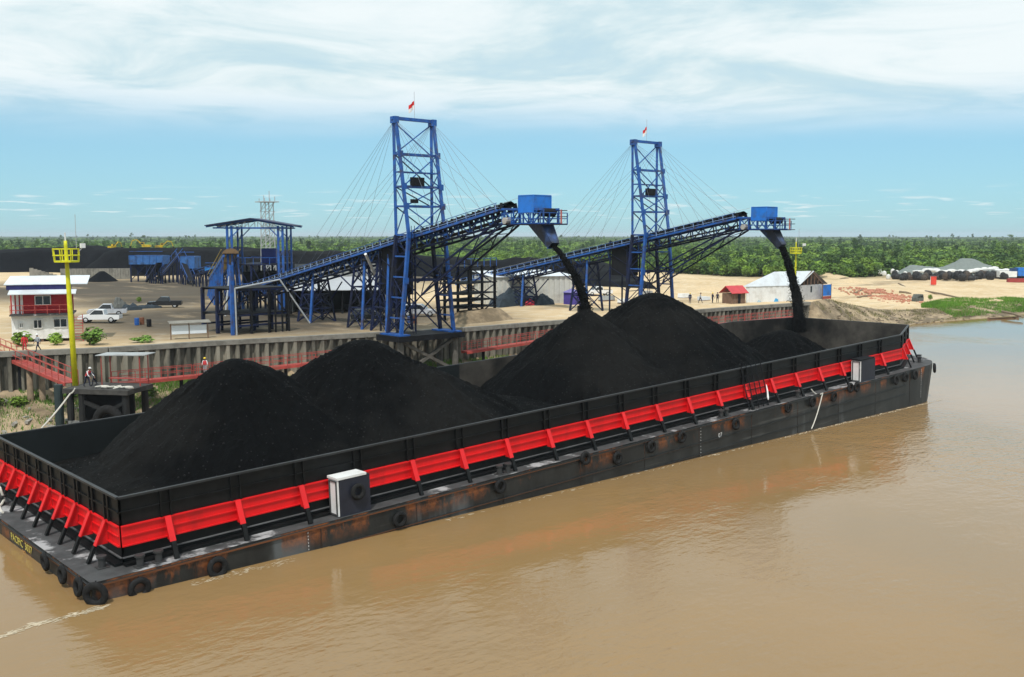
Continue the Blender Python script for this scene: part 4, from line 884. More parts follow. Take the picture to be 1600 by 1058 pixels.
for i in range(8): p0, p1 = w2.lerp(w0, i / 8), w2.lerp(w0, (i + .96) / 8); h = 3.0 - i * .28; t.beam('wall_panel', p0 + V((0, 0, h / 2)), p1 + V((0, 0, h / 2)), .35, CONC, h)
# yellow diggers on top of the stock piles
def digger(label, p, s, ang):
    YD = mat('digger_yellow', (.55, .38, .02), .5, var=.25, dirt=(.08, .06, .03), dirt_amt=.6)
    t = Thing('excavator', label, 'excavator', p, 'excavators working on the coal', M=Matrix.Translation(p) @ Matrix.Rotation(ang, 4, 'Z') @ Matrix.Scale(s, 4), local=True)
    for y in (-1.1, 1.1):
        m_ = MB(); m_.prism([(-2, y - .3, .1), (-1.7, y - .3, 0), (1.7, y - .3, 0), (2, y - .3, .35), (1.8, y - .3, .8), (-1.8, y - .3, .8), (-2.1, y - .3, .4)], (0, .6, 0)); t.part('track', m_, DARK)
    t.box('house', (-1.9, -1.3, .95), (1.0, 1.3, 1.9), YD); t.box('counterweight', (-2.4, -1.2, 1.0), (-1.9, 1.2, 1.8), YD)
    t.box('cab', (.1, .2, 1.9), (1.4, 1.25, 2.9), YD); t.box('cab_window', (.3, .18, 2.1), (1.43, 1.27, 2.75), GLASS)
    t.beam('boom', (.8, -.3, 1.6), (3.2, -.3, 4.0), .4, YD); t.beam('boom', (3.2, -.3, 4.0), (4.9, -.3, 3.5), .36, YD); t.beam('arm', (4.9, -.3, 3.5), (5.6, -.3, 1.4), .28, YD)
    m_ = MB(); m_.prism([(5.3, -.8, 1.4), (6.0, -.8, 1.3), (6.1, -.8, .6), (5.5, -.8, .5)], (0, 1, 0)); t.part('bucket', m_, DARK)
for lb, u, v, s, a in (('yellow excavator on the long stockpile beside the crusher plant', 178, 392, 1.0, .4), ('yellow excavator on the stockpile above the feed bin', 228, 391, 1.25, 2.6), ('yellow excavator with raised boom, rightmost on the coal behind the plant', 252, 391, 1.1, -.4)):
    q = PZ(u, 424, ZL); ppm = FPX / (q - CAM).length; digger(lb, q + V((0, 0, (424 - v) / ppm - .2)), s * .62, a)
# ------------------------------------------------------------------ buildings
def wall_sheets(t, a, b, z0, z1, m, n, name='wall_sheet', th=.06, proud=.05):
    a, b = V(a), V(b)
    for i in range(n):
        p, q = a.lerp(b, i / n), a.lerp(b, (i + 1) / n); d = (q - p).normalized(); nr = V((d.y, -d.x, 0)) * (proud if i % 2 else 0)
        t.beam(name, V((p.x, p.y, (z0 + z1) / 2)) + nr, V((q.x, q.y, (z0 + z1) / 2)) + nr, th, m, z1 - z0)
# two storey site office: red above, white below
h0 = PZ(20, 536, ZL); h1 = PZ(112, 533, ZL); dx_ = V((h1.x - h0.x, h1.y - h0.y, 0)); Lh = dx_.length; dx_.normalize(); ny_ = V((-dx_.y, dx_.x, 0))
t = Thing('site_office', 'two storey site office, red above and white below, beside the yellow mast', 'building', h0)
Hh = lambda s, d_, z: h0 + dx_ * s + ny_ * d_ + V((0, 0, z))
zf1, zr = 3.0, 5.3
for z0_, z1_, m_, dd in ((.35, zf1 - .1, WHITE, 0), (zf1 + .1, zr, REDW, 0)):
    for (a, b) in ((Hh(0, dd, 0), Hh(Lh, dd, 0)), (Hh(Lh, dd, 0), Hh(Lh, 4.6, 0)), (Hh(0, 4.6, 0), Hh(0, dd, 0)), (Hh(Lh, 4.6, 0), Hh(0, 4.6, 0))):
        wall_sheets(t, a, b, ZL + z0_, ZL + z1_, m_ if not (m_ is REDW and (a - Hh(0, 4.6, 0)).length < .1) else mat('sunlit_red_wall', (.5, .012, .02), .5), int((b - a).length / .3), proud=.03)  # left end wall takes a brighter red: sunlight put into the colour
fl = MB(); fl.prism([Hh(-.1, -.9, zf1 - .12), Hh(Lh + .3, -.9, zf1 - .12), Hh(Lh + .3, 4.6, zf1 - .12), Hh(-.1, 4.6, zf1 - .12)], (0, 0, .16)); t.part('balcony_floor', fl, GREYD)
for s in np.linspace(0, Lh + .2, 6): t.beam('balcony_post', Hh(s, -.85, zf1), Hh(s, -.85, zf1 + 1.0), .06, PINK)
for z in (.5, 1.0): t.beam('balcony_rail', Hh(0, -.85, zf1 + z), Hh(Lh + .2, -.85, zf1 + z), .06, PINK)
for s in (.25, .65, 1.05): t.box('white_panel', Hh(s, -.09, zf1 + .1) - V((.12, .03, 0)), Hh(s, -.09, zr - .1) + V((.12, .03, 0)), WHITE)
for s, w_, z0_, z1_ in ((3.1, 1.5, zf1 + 1.0, zr - .35), (2.5, .8, 1.5, 2.4), (4.7, 1.3, 1.55, 2.45), (.9, .35, 1.6, 2.1)):
    wi = MB(); wi.prism([Hh(s - w_ / 2, -.12, z0_), Hh(s + w_ / 2, -.12, z0_), Hh(s + w_ / 2, -.06, z0_), Hh(s - w_ / 2, -.06, z0_)], (0, 0, z1_ - z0_)); wo_ = t.part('window', wi, GLASS)
    for q in (-.5, 0, .5): t.beam('window_frame', Hh(s + q * w_, -.14, z0_), Hh(s + q * w_, -.14, z1_), .07, WHITE, under=wo_)
    for z in (z0_, z1_): t.beam('window_frame', Hh(s - w_ / 2, -.14, z), Hh(s + w_ / 2, -.14, z), .07, WHITE, under=wo_)
rf = MB(); rf.prism([Hh(-.1, -1.3, zr - .15), Hh(Lh + .7, -1.3, zr - .15), Hh(Lh + .7, .2, zr + .2), Hh(-.1, .2, zr + .2)], (0, 0, .1)); t.part('awning_roof', rf, ROOFW)
fb = MB(); fb.prism([Hh(-.4, .2, zr + .3), Hh(Lh + .2, .2, zr + .3), Hh(Lh + .2, .35, zr + .3), Hh(-.4, .35, zr + .3)], (0, 0, .5)); t.part('fascia', fb, mat('navy_fascia', (.012, .014, .09), .5))
for i in range(9):
    s0, s1 = -.6 + (Lh + 2.4) * i / 9, -.6 + (Lh + 2.4) * (i + 1) / 9; rf = MB(); rf.prism([Hh(s0, .1, zr + .82 + .01 * (i % 2)), Hh(s1, .1, zr + .82 + .01 * (i % 2)), Hh(s1, 5.6, zr + 1.5 + .01 * (i % 2)), Hh(s0, 5.6, zr + 1.5 + .01 * (i % 2))], (0, 0, .08)); t.part('roof_sheet', rf, ROOFW)
for s in np.linspace(.1, Lh - .1, 5):
    for d_ in (.1, 4.4): t.beam('stilt', Hh(s, d_, -.05), Hh(s, d_, .36), .2, BROWNW)
for i in range(9): t.beam('stair_tread', Hh(Lh + .35, -.4 + .0 * i, .2 + .3 * i), Hh(Lh + 1.2, -.4 + .0 * i, .2 + .3 * i), .3, PINK, .05)
for s in (Lh + .35, Lh + 1.2): t.beam('stair_string', Hh(s, -.6, 0), Hh(s, -.3, 2.9), .08, PINK)
# workshop behind the nearer belt
q0, q1 = PZ(455, 491, ZL), PZ(640, 489, ZL); dw_ = V((q1.x - q0.x, q1.y - q0.y, 0)); Lw = dw_.length; dw_.normalize(); nw = V((-dw_.y, dw_.x, 0))
t = Thing('workshop', 'long grey corrugated workshop with dark open bays behind the nearer belt', 'building', q0)
Wk = lambda s, d_, z: q0 + dw_ * s + nw * d_ + V((0, 0, z))
wall_sheets(t, Wk(0, 9, 0), Wk(Lw, 9, 0), ZL, ZL + 7.0, mat('ribbed_grey_wall', (.22, .225, .22), .7, var=.25), 34, proud=.14)
wall_sheets(t, Wk(0, 9, 0), Wk(0, 3, 0), ZL, ZL + 5.0, GREY, 8, proud=.1)
bk = MB(); bk.prism([Wk(0, 8.7, 0), Wk(Lw, 8.7, 0), Wk(Lw, 8.8, 0), Wk(0, 8.8, 0)], (0, 0, 5)); t.part('bay_lining', bk, mat('bay_shade_lining', (.02, .02, .022), .9))  # dark sheet stands in for the shade inside the open bays
for i in range(14):
    s0, s1 = Lw * i / 14 - .2, Lw * (i + 1) / 14 - .2; rf = MB(); k = .015 * (i % 2); rf.prism([Wk(s0, -.6, 3.4 + k), Wk(s1, -.6, 3.4 + k), Wk(s1, 9.2, 5.0 + k), Wk(s0, 9.2, 5.0 + k)], (0, 0, .09)); t.part('roof_sheet', rf, mat('pale_grey_roof', (.40, .42, .45), .5, var=.08))
for i in range(8): t.beam('column', Wk(Lw * i / 7, 0, 0), Wk(Lw * i / 7, 0, 3.5), .22, DARK)
for i in range(5):
    s = 1.5 + i * (Lw - 3) / 4; m_ = MB(); m_.prism([Wk(s - .9, 4, 0), Wk(s + .9, 4, 0), Wk(s + .9, 6, 0), Wk(s - .9, 6, 0)], (0, 0, 1.2 + .6 * (i % 2))); t.part('storage_rack', m_, DARK)
# white ribbed shed and canvas between the loaders
q0b, q1b = PZ(772, 478, ZL), PZ(893, 474, ZL); d2 = V((q1b.x - q0b.x, q1b.y - q0b.y, 0)); Lb = d2.length; d2.normalize(); n2 = V((-d2.y, d2.x, 0))
t = Thing('white_shed', 'pale ribbed sheet shed standing behind the farther belt, between the two loaders', 'shed', q0b); Wb = lambda s, d_, z: q0b + d2 * s + n2 * d_ + V((0, 0, z))
PWALL = mat('off_white_ribbed', (.55, .55, .51), .6, var=.1, dirt=(.35, .33, .29), dirt_amt=.5)
wall_sheets(t, Wb(0, 0, 0), Wb(Lb, 0, 0), ZL, ZL + 4.6, PWALL, 30, proud=.1); wall_sheets(t, Wb(Lb, 0, 0), Wb(Lb, 8, 0), ZL, ZL + 4.6, PWALL, 14, proud=.1); wall_sheets(t, Wb(0, 8, 0), Wb(0, 0, 0), ZL, ZL + 4.6, PWALL, 14, proud=.1)
for i in range(8):
    s0, s1 = -.3 + (Lb + .6) * i / 8, -.3 + (Lb + .6) * (i + 1) / 8; rf = MB(); k = .015 * (i % 2); rf.prism([Wb(s0, -.4, 4.6 + k), Wb(s1, -.4, 4.6 + k), Wb(s1, 8.4, 5.3 + k), Wb(s0, 8.4, 5.3 + k)], (0, 0, .08)); t.part('roof_sheet', rf, ROOFW)
# warehouse by the right end of the wall
w0 = PZ(1182, 469, ZL); 
t = Thing('warehouse', 'white hipped warehouse with an open dark gable at the right end of the wharf', 'building', w0)
a = PZ(1166, 473, ZL); b = PZ(1246, 470, ZL); d3 = V((b.x - a.x, b.y - a.y, 0)); Lw3 = d3.length; d3.normalize(); n3 = V((-d3.y, d3.x, 0)); e3 = PZ(1284, 467, ZL)
Wr = lambda s, d_, z: a + d3 * s + n3 * d_ + V((0, 0, z))
Lx = Lw3 + .0; Dp = 9.0; Ez = 2.65; Rz = 5.0
C0, C1 = Wr(0, 0, 0), Wr(Lx, 0, 0); rr_ = (e3 - C1); rr_.z = 0; Dg = rr_.length; rr_.normalize(); lf = V((-rr_.y, rr_.x, 0))
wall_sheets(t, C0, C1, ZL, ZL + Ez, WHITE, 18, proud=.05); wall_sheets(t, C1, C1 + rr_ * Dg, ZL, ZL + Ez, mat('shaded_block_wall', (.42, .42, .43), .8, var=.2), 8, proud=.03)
wall_sheets(t, C1 + rr_ * Dg, C0 + rr_ * Dg, ZL, ZL + Ez, WHITE, 10, proud=.04); wall_sheets(t, C0 + rr_ * Dg, C0, ZL, ZL + Ez, WHITE, 10, proud=.04)
apex1 = C1 + rr_ * Dg / 2 + V((0, 0, Rz)); dL = (C0 - C1).normalized(); apex0 = C0 + rr_ * Dg / 2 - dL * 3.0 + V((0, 0, Rz))
ov = V((0, 0, Ez)); nst = 9
for i in range(nst):
    f0, f1 = i / nst, (i + 1) / nst; e0_, e1_ = (C0 - rr_ * .6 + dL * .5).lerp(C1 - rr_ * .6 - dL * .8, f0) + ov, (C0 - rr_ * .6 + dL * .5).lerp(C1 - rr_ * .6 - dL * .8, f1) + ov
    t0_, t1_ = apex0.lerp(apex1 - dL * .8, f0), apex0.lerp(apex1 - dL * .8, f1); k = V((0, 0, .015 * (i % 2))); rf = MB(); rf.prism([e0_ + k, e1_ + k, t1_ + k, t0_ + k], (0, 0, .09)); t.part('roof_sheet', rf, ROOFW)
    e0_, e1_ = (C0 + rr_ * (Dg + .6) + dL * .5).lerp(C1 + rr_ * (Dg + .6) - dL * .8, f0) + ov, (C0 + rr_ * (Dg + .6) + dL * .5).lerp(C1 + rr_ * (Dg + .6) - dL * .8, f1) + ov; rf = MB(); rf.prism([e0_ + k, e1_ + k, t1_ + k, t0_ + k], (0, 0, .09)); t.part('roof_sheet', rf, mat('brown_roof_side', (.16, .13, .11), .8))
rf = MB(); rf.prism([C0 - rr_ * .6 + dL * .5 + ov, C0 + rr_ * (Dg + .6) + dL * .5 + ov, apex0], (0, 0, .09)); t.part('roof_hip', rf, ROOFW)
gf = MB(); gf.prism([C1 + ov - dL * .0 + rr_ * .2 + dL * .6, C1 + ov + rr_ * (Dg - .2) + dL * .6, apex1 + dL * .6 - V((0, 0, .4))], dL * .1); t.part('gable_lining', gf, mat('dark_gable', (.03, .022, .02), .9))
for i in range(7):
    f = (i + .5) / 7; zt_ = Ez + (Rz - Ez - .2) * (1 - abs(f - .5) * 2); t.beam('gable_stud', C1 + rr_ * Dg * f + ov - dL * .15, C1 + rr_ * Dg * f + V((0, 0, zt_)) - dL * .15, .14, BROWNW)
for f in (.0, 1.0): t.beam('gable_rafter', C1 + rr_ * Dg * f - dL * .2 + ov, apex1 - dL * .2, .2, BROWNW)
for f in (.18, .5): c = C1 + rr_ * Dg * f - dL * .08; wi = MB(); wi.prism([c + V((0, 0, 1.3)) - rr_ * .45, c + V((0, 0, 1.3)) + rr_ * .45, c + V((0, 0, 2.4)) + rr_ * .45, c + V((0, 0, 2.4)) - rr_ * .45], -dL * .06); t.part('window', wi, GLASS)
b0 = PZ(1285, 468, ZL); b1 = PZ(1298, 467, ZL); sb = Thing('blue_screen', 'flat blue sheet screen on posts beside the warehouse gable', 'screen', b0)
sb.beam('blue_panel', b0 + V((0, 0, 1.6)), b1 + V((0, 0, 1.6)), .08, BLUE2, 2.0); sb.beam('red_board', b0 + V((0, 0, .3)), b1 + V((0, 0, .3)), .1, PINK, .5)
for p in (b0, b1): sb.beam('post', p, p + V((0, 0, 2.7)), .12, BROWNW)
# red roofed hut
r0 = PZ(1143, 475, ZL); r1 = PZ(1164, 474, ZL); dr_ = V((r1.x - r0.x, r1.y - r0.y, 0)); Lr = dr_.length; dr_.normalize(); nr_ = V((-dr_.y, dr_.x, 0)); Rr = lambda s, d_, z: r0 + dr_ * s + nr_ * d_ + V((0, 0, z))
t = Thing('red_roof_hut', 'small brown hut with a bright red roof beside the warehouse', 'hut', r0)
for (p, q_) in ((Rr(0, 0, 0), Rr(Lr, 0, 0)), (Rr(Lr, 0, 0), Rr(Lr, 2.2, 0)), (Rr(0, 2.2, 0), Rr(0, 0, 0)), (Rr(Lr, 2.2, 0), Rr(0, 2.2, 0))): wall_sheets(t, p, q_, ZL, ZL + 1.7, BROWNW, 8, 'plank', proud=.03)
RR = mat('red_roof_sheet', (.50, .05, .06), .5, var=.12)
for i in range(5):
    s0, s1 = -.4 + (Lr + .8) * i / 5, -.4 + (Lr + .8) * (i + 1) / 5; k = .015 * (i % 2)
    for d0, d1 in ((-.5, 1.1), (2.7, 1.1)): rf = MB(); rf.prism([Rr(s0, d0, 1.7 + k), Rr(s1, d0, 1.7 + k), Rr(s1, d1, 2.9 + k), Rr(s0, d1, 2.9 + k)], (0, 0, .07)); t.part('roof_sheet', rf, RR)
t.box('doorway', Rr(Lr * .55, -.1, 0) - V((.35, .02, 0)), Rr(Lr * .55, -.1, 1.6) + V((.35, .02, 0)), DARK)
um = PZ(1163, 470, ZL) + V((-1.2, -1.6, 0)); t = Thing('parasol', 'white parasol open beside the red roofed hut', 'parasol', um); t.beam('pole', um, um + V((0, 0, 2.2)), .06, GALV, round=6)
m_ = MB(); ring_ = [um + V((1.3 * math.cos(a), 1.3 * math.sin(a), 1.8)) for a in np.linspace(0, 2 * math.pi, 9)[:-1]]; m_.add(ring_ + [um + V((0, 0, 2.5))], [(i, (i + 1) % 8, 8) for i in range(8)]); t.part('canopy', m_, WHITE)
TARP = mat('blue_tarpaulin', (.05, .30, .55), .6, var=.2)
def lump(name, label, cat, c, sx_, sy, h, m, seed=0, n_=10, grp=None):
    vs = []; 
    for i in range(n_ + 1):
        for j in range(n_ + 1):
            x, y = (i / n_ * 2 - 1), (j / n_ * 2 - 1); r_ = max(abs(x), abs(y)); z = h * max(0, 1 - r_ ** 2) ** .6 * (1 + .7 * fbm(x * 1.6 + seed, y * 1.6, seed)) if r_ < 1 else -.1
            vs.append(c + V((x * sx_, y * sy, z)))
    return single(name, MB().add(vs, [(i * (n_ + 1) + j, (i + 1) * (n_ + 1) + j, (i + 1) * (n_ + 1) + j + 1, i * (n_ + 1) + j + 1) for i in range(n_) for j in range(n_)]), m, label, cat, c, grp)
lump('tarpaulin_heap', 'crumpled bright blue tarpaulin heap in front of the warehouse wall', 'tarpaulin', PZ(1203, 470, ZL) - n3 * 1.2, 1.3, 1.0, 1.3, TARP, 3)
lump('tarpaulin_sheet', 'pale blue tarpaulin lying on the ground beside the parasol', 'tarpaulin', PZ(1180, 471, ZL) - n3 * 1.0, 1.6, .9, .7, mat('pale_tarp', (.35, .45, .50), .6), 5)
lump('canvas_heap', 'dark green canvas covered goods in front of the white shed', 'canvas cover', PZ(800, 478, ZL), 4.2, 1.6, 2.2, mat('dark_canvas', (.02, .032, .045), .8, var=.4), 7)
lump('canvas_heap', 'second low dark canvas heap near the farther trestle, beside a red cover', 'canvas cover', PZ(845, 477, ZL), 2.2, 1.4, 1.6, MATS['dark_canvas'], 9)
lump('red_cover', 'small red cover on goods between the canvas heaps', 'canvas cover', PZ(828, 478, ZL), .9, .8, .9, mat('red_cover', (.5, .03, .06), .7), 4)
tt = PZ(894, 476, ZL); t = Thing('purple_tent', 'small purple blue stall tent at the right end of the white shed', 'tent', tt)
t.box('cloth_side', tt + V((-1, -1, 0)), tt + V((1, 1, 2)), mat('purple_cloth', (.07, .05, .30), .7)); m_ = MB(); m_.add([tt + V(q) for q in ((-1.2, -1.2, 2.01), (1.2, -1.2, 2.01), (1.2, 1.2, 2.01), (-1.2, 1.2, 2.01), (0, 0, 2.7))], [(0, 1, 4), (1, 2, 4), (2, 3, 4), (3, 0, 4), (3, 2, 1, 0)]); t.part('tent_roof', m_, mat('pale_purple_cloth', (.18, .16, .40), .7))
# roofed notice board on the wharf
n0, n1 = PZ(266, 531, ZL), PZ(327, 528, ZL); t = Thing('notice_board', 'white roofed notice board standing on posts at the wharf edge', 'notice board', n0); dn = (n1 - n0); dn.z = 0
for f in (0.02, .48, .97): t.beam('post', n0 + dn * f, n0 + dn * f + V((0, 0, 1.75)), .09, BROWNW)
for f in (.04, .5): t.beam('board', n0 + dn * f + V((0, -.03, 1.05)), n0 + dn * (f + .43) + V((0, -.03, 1.05)), .06, mat('board_white', (.62, .68, .74), .5, var=.05), .95)
nn_ = V((-dn.y, dn.x, 0)).normalized(); m_ = MB(); m_.prism([n0 - nn_ * .5 + V((0, 0, 1.75)) - dn * .03, n0 + dn * 1.03 - nn_ * .5 + V((0, 0, 1.75)), n0 + dn * 1.03 + nn_ * .6 + V((0, 0, 1.95)), n0 + nn_ * .6 + V((0, 0, 1.95)) - dn * .03], (0, 0, .07)); t.part('board_roof', m_, CONC)
# ------------------------------------------------------------------ vehicles
def wheelset(t, xs_, w_, r_):
    for x in xs_:
        for s in (-1, 1):
            m_ = MB(); m_.torus((x, s * w_, r_), r_ * .72, r_ * .28, (0, 1, 0), 14, 6); wo_ = t.part('wheel', m_, RUBBER, smooth=True); m_ = MB(); m_.tube([(x, s * w_ - .07, r_), (x, s * w_ + .07, r_)], r_ * .55, 10); t.part('rim', m_, GALV, under=wo_)
def car(label, p, ang, body, kind='pickup', grp=None):
    t = Thing('pickup_truck' if kind == 'pickup' else 'parked_car', label, 'pickup' if kind == 'pickup' else 'car', p, grp, M=Matrix.Translation(p) @ Matrix.Rotation(ang, 4, 'Z'), local=True)
    if kind == 'pickup':
        sec = [(-2.6, .55), (-2.6, 1.05), (-.75, 1.08), (1.3, 1.05), (2.45, .95), (2.6, .7), (2.6, .45), (-2.5, .45)]; cab = [(-.75, 1.08), (-.6, 1.72), (.55, 1.75), (1.3, 1.05)]; glass = [(-.62, 1.13), (-.52, 1.64), (.5, 1.67), (1.1, 1.13)]
    else:
        sec = [(-2.3, .5), (-2.35, 1.0), (1.2, 1.02), (2.2, .88), (2.3, .6), (2.3, .42), (-2.2, .42)]; cab = [(-2.3, 1.0), (-1.9, 1.68), (.3, 1.72), (1.2, 1.02)]; glass = [(-2.05, 1.08), (-1.75, 1.6), (.25, 1.63), (1.0, 1.08)]
    m_ = MB(); m_.prism([(x, -.88, z) for x, z in sec], (0, 1.76, 0)); bo = t.part('body', m_, body)
    m_ = MB(); n_ = len(cab); lo = [(x, (-.86 if z < 1.2 else -.70), z) for x, z in cab]; hi = [(x, -y, z) for x, y, z in lo]; m_.add(lo + hi, [tuple(range(n_))[::-1], tuple(range(n_, 2 * n_))] + [(i, (i + 1) % n_, n_ + (i + 1) % n_, n_ + i) for i in range(n_)]); t.part('cabin', m_, body)
    for s in (-1, 1):
        m_ = MB(); g0 = [(x, s * ((.872 if z < 1.3 else .735)), z) for x, z in glass]; m_.prism(g0, (0, s * .02, 0)); t.part('side_window', m_, GLASS)
        t.beam('headlight', (2.61 if kind == 'pickup' else 2.31, s * .7, .72), (2.64 if kind == 'pickup' else 2.34, s * .7, .72), .3, WHITE, .16)
    m_ = MB(); c2, c3 = cab[2], cab[3]; m_.add([(c2[0] + .06, -.62, c2[1] - .02), (c2[0] + .06, .62, c2[1] - .02), (c3[0] - .06, .76, c3[1] + .1), (c3[0] - .06, -.76, c3[1] + .1)], [(0, 1, 2, 3)]); m_.v = [(x + .03, y, z + .03) for x, y, z in m_.v]; t.part('windscreen', m_, GLASS)
    if kind == 'pickup': t.box('load_bed', (-2.5, -.72, 1.06), (-.85, .72, 1.1), DARK)
    wheelset(t, (-1.55, 1.6), .8, .4); return t
CARW = mat('white_car_paint', (.70, .71, .73), .3, var=.04); CARB = mat('black_car_paint', (.012, .013, .016), .25, var=.1, spec=.6)
base_ang = math.atan2(-RIGHT.y, -RIGHT.x)
car('white pickup truck parked on the sand beside the site office', PZ(157, 504, ZL), base_ang + .12, CARW)
car('second pale pickup partly hidden behind the white pickup', PZ(168, 494, ZL), base_ang + .3, mat('silver_paint', (.42, .44, .48), .35))
car('black car parked in front of the workshop beside the tower', PZ(577, 503, ZL), base_ang + math.pi, CARB, 'car')
for i, (u, v) in enumerate(((187, 484), (205, 485), (232, 482))): lump('sheeted_goods', 'dark sheeted goods on the sand behind the pickups, %s from the site office' % ORD[i], 'covered goods', PZ(u, v, ZL), (1.0, 1.5, 2.1)[i], 1.0, (1.5, .9, .6)[i], MATS['dark_canvas'] if i else mat('grey_canvas', (.10, .105, .10), .8), i + 2, grp='sheeted goods behind the pickups')
mb_ = PZ(560, 508, ZL); 
gp = PZ(609, 514, ZL); single('gate_post', MB().bb(gp - V((.35, .35, 0)), gp + V((.35, .35, 2.9))).bb(gp + V((-.5, -.5, 2.3)), gp + V((.5, .5, 2.55))), CONC, 'squat concrete post on the wharf beside the nearer tower', 'post', gp)

# more of the yard: parked vehicles, drums, pallets of goods, spoil
for lb, u, v, da, body, kind in (('dark pickup parked behind the site office beside the sheeted goods', 258, 481, .2, CARB, 'pickup'), ('small silver car parked in the shade beside the workshop columns', 655, 494, math.pi, MATS['silver_paint'], 'car'), ('white pickup standing by the low coal heap behind the farther belt', 935, 462, .3, CARW, 'pickup')):
    car(lb, PZ(u, v, ZL), base_ang + da, body, kind)
for i, (u, v) in enumerate(((214, 508), (222, 507), (233, 510), (640, 505), (648, 506), (905, 487), (913, 486), (1020, 476), (1044, 473))):
    p = PZ(u, v, ZL); single('oil_drum', MB().tube([p, p + V((0, 0, .9))], .3, 10).torus(p + V((0, 0, .3)), .3, .02, (0, 0, 1), 10, 4).torus(p + V((0, 0, .6)), .3, .02, (0, 0, 1), 10, 4), (BLUE, mat('rusty_drum', (.16, .06, .03), .8), DARK)[i % 3], '%s oil drum on the yard sand, %s from the site office' % (('blue', 'rusty', 'black')[i % 3], ORD[i]), 'drum', p, 'oil drums in the yard')
for i, (u, v, w_, h, m) in enumerate(((905, 462, 2.2, .9, WHITE), (948, 470, 3.0, .8, GREY), (975, 474, 2.0, .7, WHITE), (1010, 462, 2.4, .9, GREY), (1070, 466, 2.6, .8, WHITE), (1100, 470, 2.2, .7, ROOFW))):
    p = PZ(u, v, ZL); t = Thing('goods_pallet', '%s wrapped goods on a pallet behind the wall, %s from the nearer tower' % ('white' if m is not GREY else 'grey', ORD[i]), 'pallet', p, 'pallets of goods behind the wall')
    for k in range(3): t.beam('slat', p + V((-w_ / 2, (k - 1) * .5, .08)), p + V((w_ / 2, (k - 1) * .5, .08)), .18, BROWNW, .14)
    mb = MB(); mb.prism([p + V((-w_ / 2, -.6, .16)), p + V((w_ / 2, -.6, .16)), p + V((w_ / 2 * .95, -.55, h)), p + V((-w_ / 2 * .9, -.5, h * 1.1))], (0, 1.2, 0)); t.part('wrapped_load', mb, m)
# ------------------------------------------------------------------ walkways, dolphin, masts
def walkway(label, pts, wd=1.1, rail=1.05, step=1.5, m=PINK, legs=True):
    t = Thing('access_walkway', label, 'walkway', pts[0], 'red access walkways')
    for a, b in zip(pts, pts[1:]):
        a, b = V(a), V(b); d = (b - a); s = V((d.y, -d.x, 0)).normalized(); Ln = d.length
        t.beam('deck_plate', a, b, wd, m, .07)
        for q in (-1, 1):
            t.beam('edge_beam', a + s * q * wd / 2 - V((0, 0, .12)), b + s * q * wd / 2 - V((0, 0, .12)), .1, m, .3)
            for h in (.55, rail): t.beam('hand_rail', a + s * q * wd / 2 + V((0, 0, h)), b + s * q * wd / 2 + V((0, 0, h)), .055, m)
            n_ = max(1, int(Ln / step))
            for i in range(n_ + 1): c = a.lerp(b, i / n_); t.beam('rail_post', c + s * q * wd / 2, c + s * q * wd / 2 + V((0, 0, rail)), .055, m)
        if legs:
            n_ = max(1, int(Ln / 8))
            for i in range(n_ + 1):
                c = a.lerp(b, (i + .3) / (n_ + .6)); t.beam('support_pile', V((c.x, c.y, -1)), c - V((0, 0, .2)), .4, DARK, round=8)
    return t
dp = PZ(150, 606, 5.3)
wk0 = V((15.8, 42.8, 4.6)); 
walkway('long red walkway along the sheet piles between the dolphin and the nearer tower', [wk0, V((24.6, 44.6, 4.35)), V((43.5, 41.4, 5.0))])
walkway('red walkway running on from the nearer tower along the wall', [V((55.2, 38.6, 4.9)), V((70.5, 38.0, 5.6))])
walkway('far red walkway below the right end of the wall', [V((97, 38.2, 5.3)), V((123, 36.6, 5.5))])
walkway('sloping red gangway from the wharf down to the dolphin', [PZ(-40, 533, 7.5), PZ(112, 598, 5.35)], 1.2, 1.1, 1.3)
t = Thing('mooring_dolphin', 'dark concrete mooring dolphin on thick piles at the barge stern', 'mooring dolphin', dp)
D0, D1 = PZ(97, 607, 5.3), PZ(199, 610, 5.3); dd = (D1 - D0); dd.z = 0; Ld = dd.length; dd.normalize(); nd = V((-dd.y, dd.x, 0)); Dd = lambda s, d_, z: V((D0.x, D0.y, 0)) + dd * s + nd * d_ + V((0, 0, z))
m_ = MB(); m_.prism([Dd(0, 0, 4.85), Dd(Ld, 0, 4.85), Dd(Ld, 4.2, 4.85), Dd(0, 4.2, 4.85)], (0, 0, .42)); t.part('pile_cap', m_, mat('dolphin_concrete', (.055, .053, .05), .9, var=.3, dirt=(.02, .02, .02), dirt_amt=.7))
DPIL = mat('tarred_pile', (.012, .013, .014), .7, var=.4)
for s, d_ in ((.4, .5), (1.6, .4), (Ld - .5, .5), (.5, 3.6), (Ld - .5, 3.6), (Ld / 2, 3.6)): t.beam('pile', Dd(s, d_, -2), Dd(s, d_, 4.85), .62, DPIL, round=10)
t.beam('pile_brace', Dd(1.6, .4, 2.0), Dd(Ld - .5, .5, 4.2), .3, DPIL); t.beam('pile_brace', Dd(1.6, .4, 4.2), Dd(Ld - .5, .5, 2.6), .3, DPIL); t.beam('pile_brace', Dd(.3, .3, 2.3), Dd(Ld - .3, .3, 2.3), .25, mat('grey_pipe', (.16, .17, .17), .7))
m_ = MB(); m_.prism([Dd(.9, 1.6, 2.0), Dd(Ld - .4, 1.6, 2.0), Dd(Ld - .4, 1.8, 2.0), Dd(.9, 1.8, 2.0)], (0, 0, 2.85)); t.part('shade_panel', m_, DARK)  # dark panel added between the piles as the shade under the cap
t.beam('fender_pile', Dd(-.5, .2, -2), Dd(-.5, .2, 5.6), .75, mat('dark_green_pile', (.02, .035, .038), .6, var=.3), round=12)
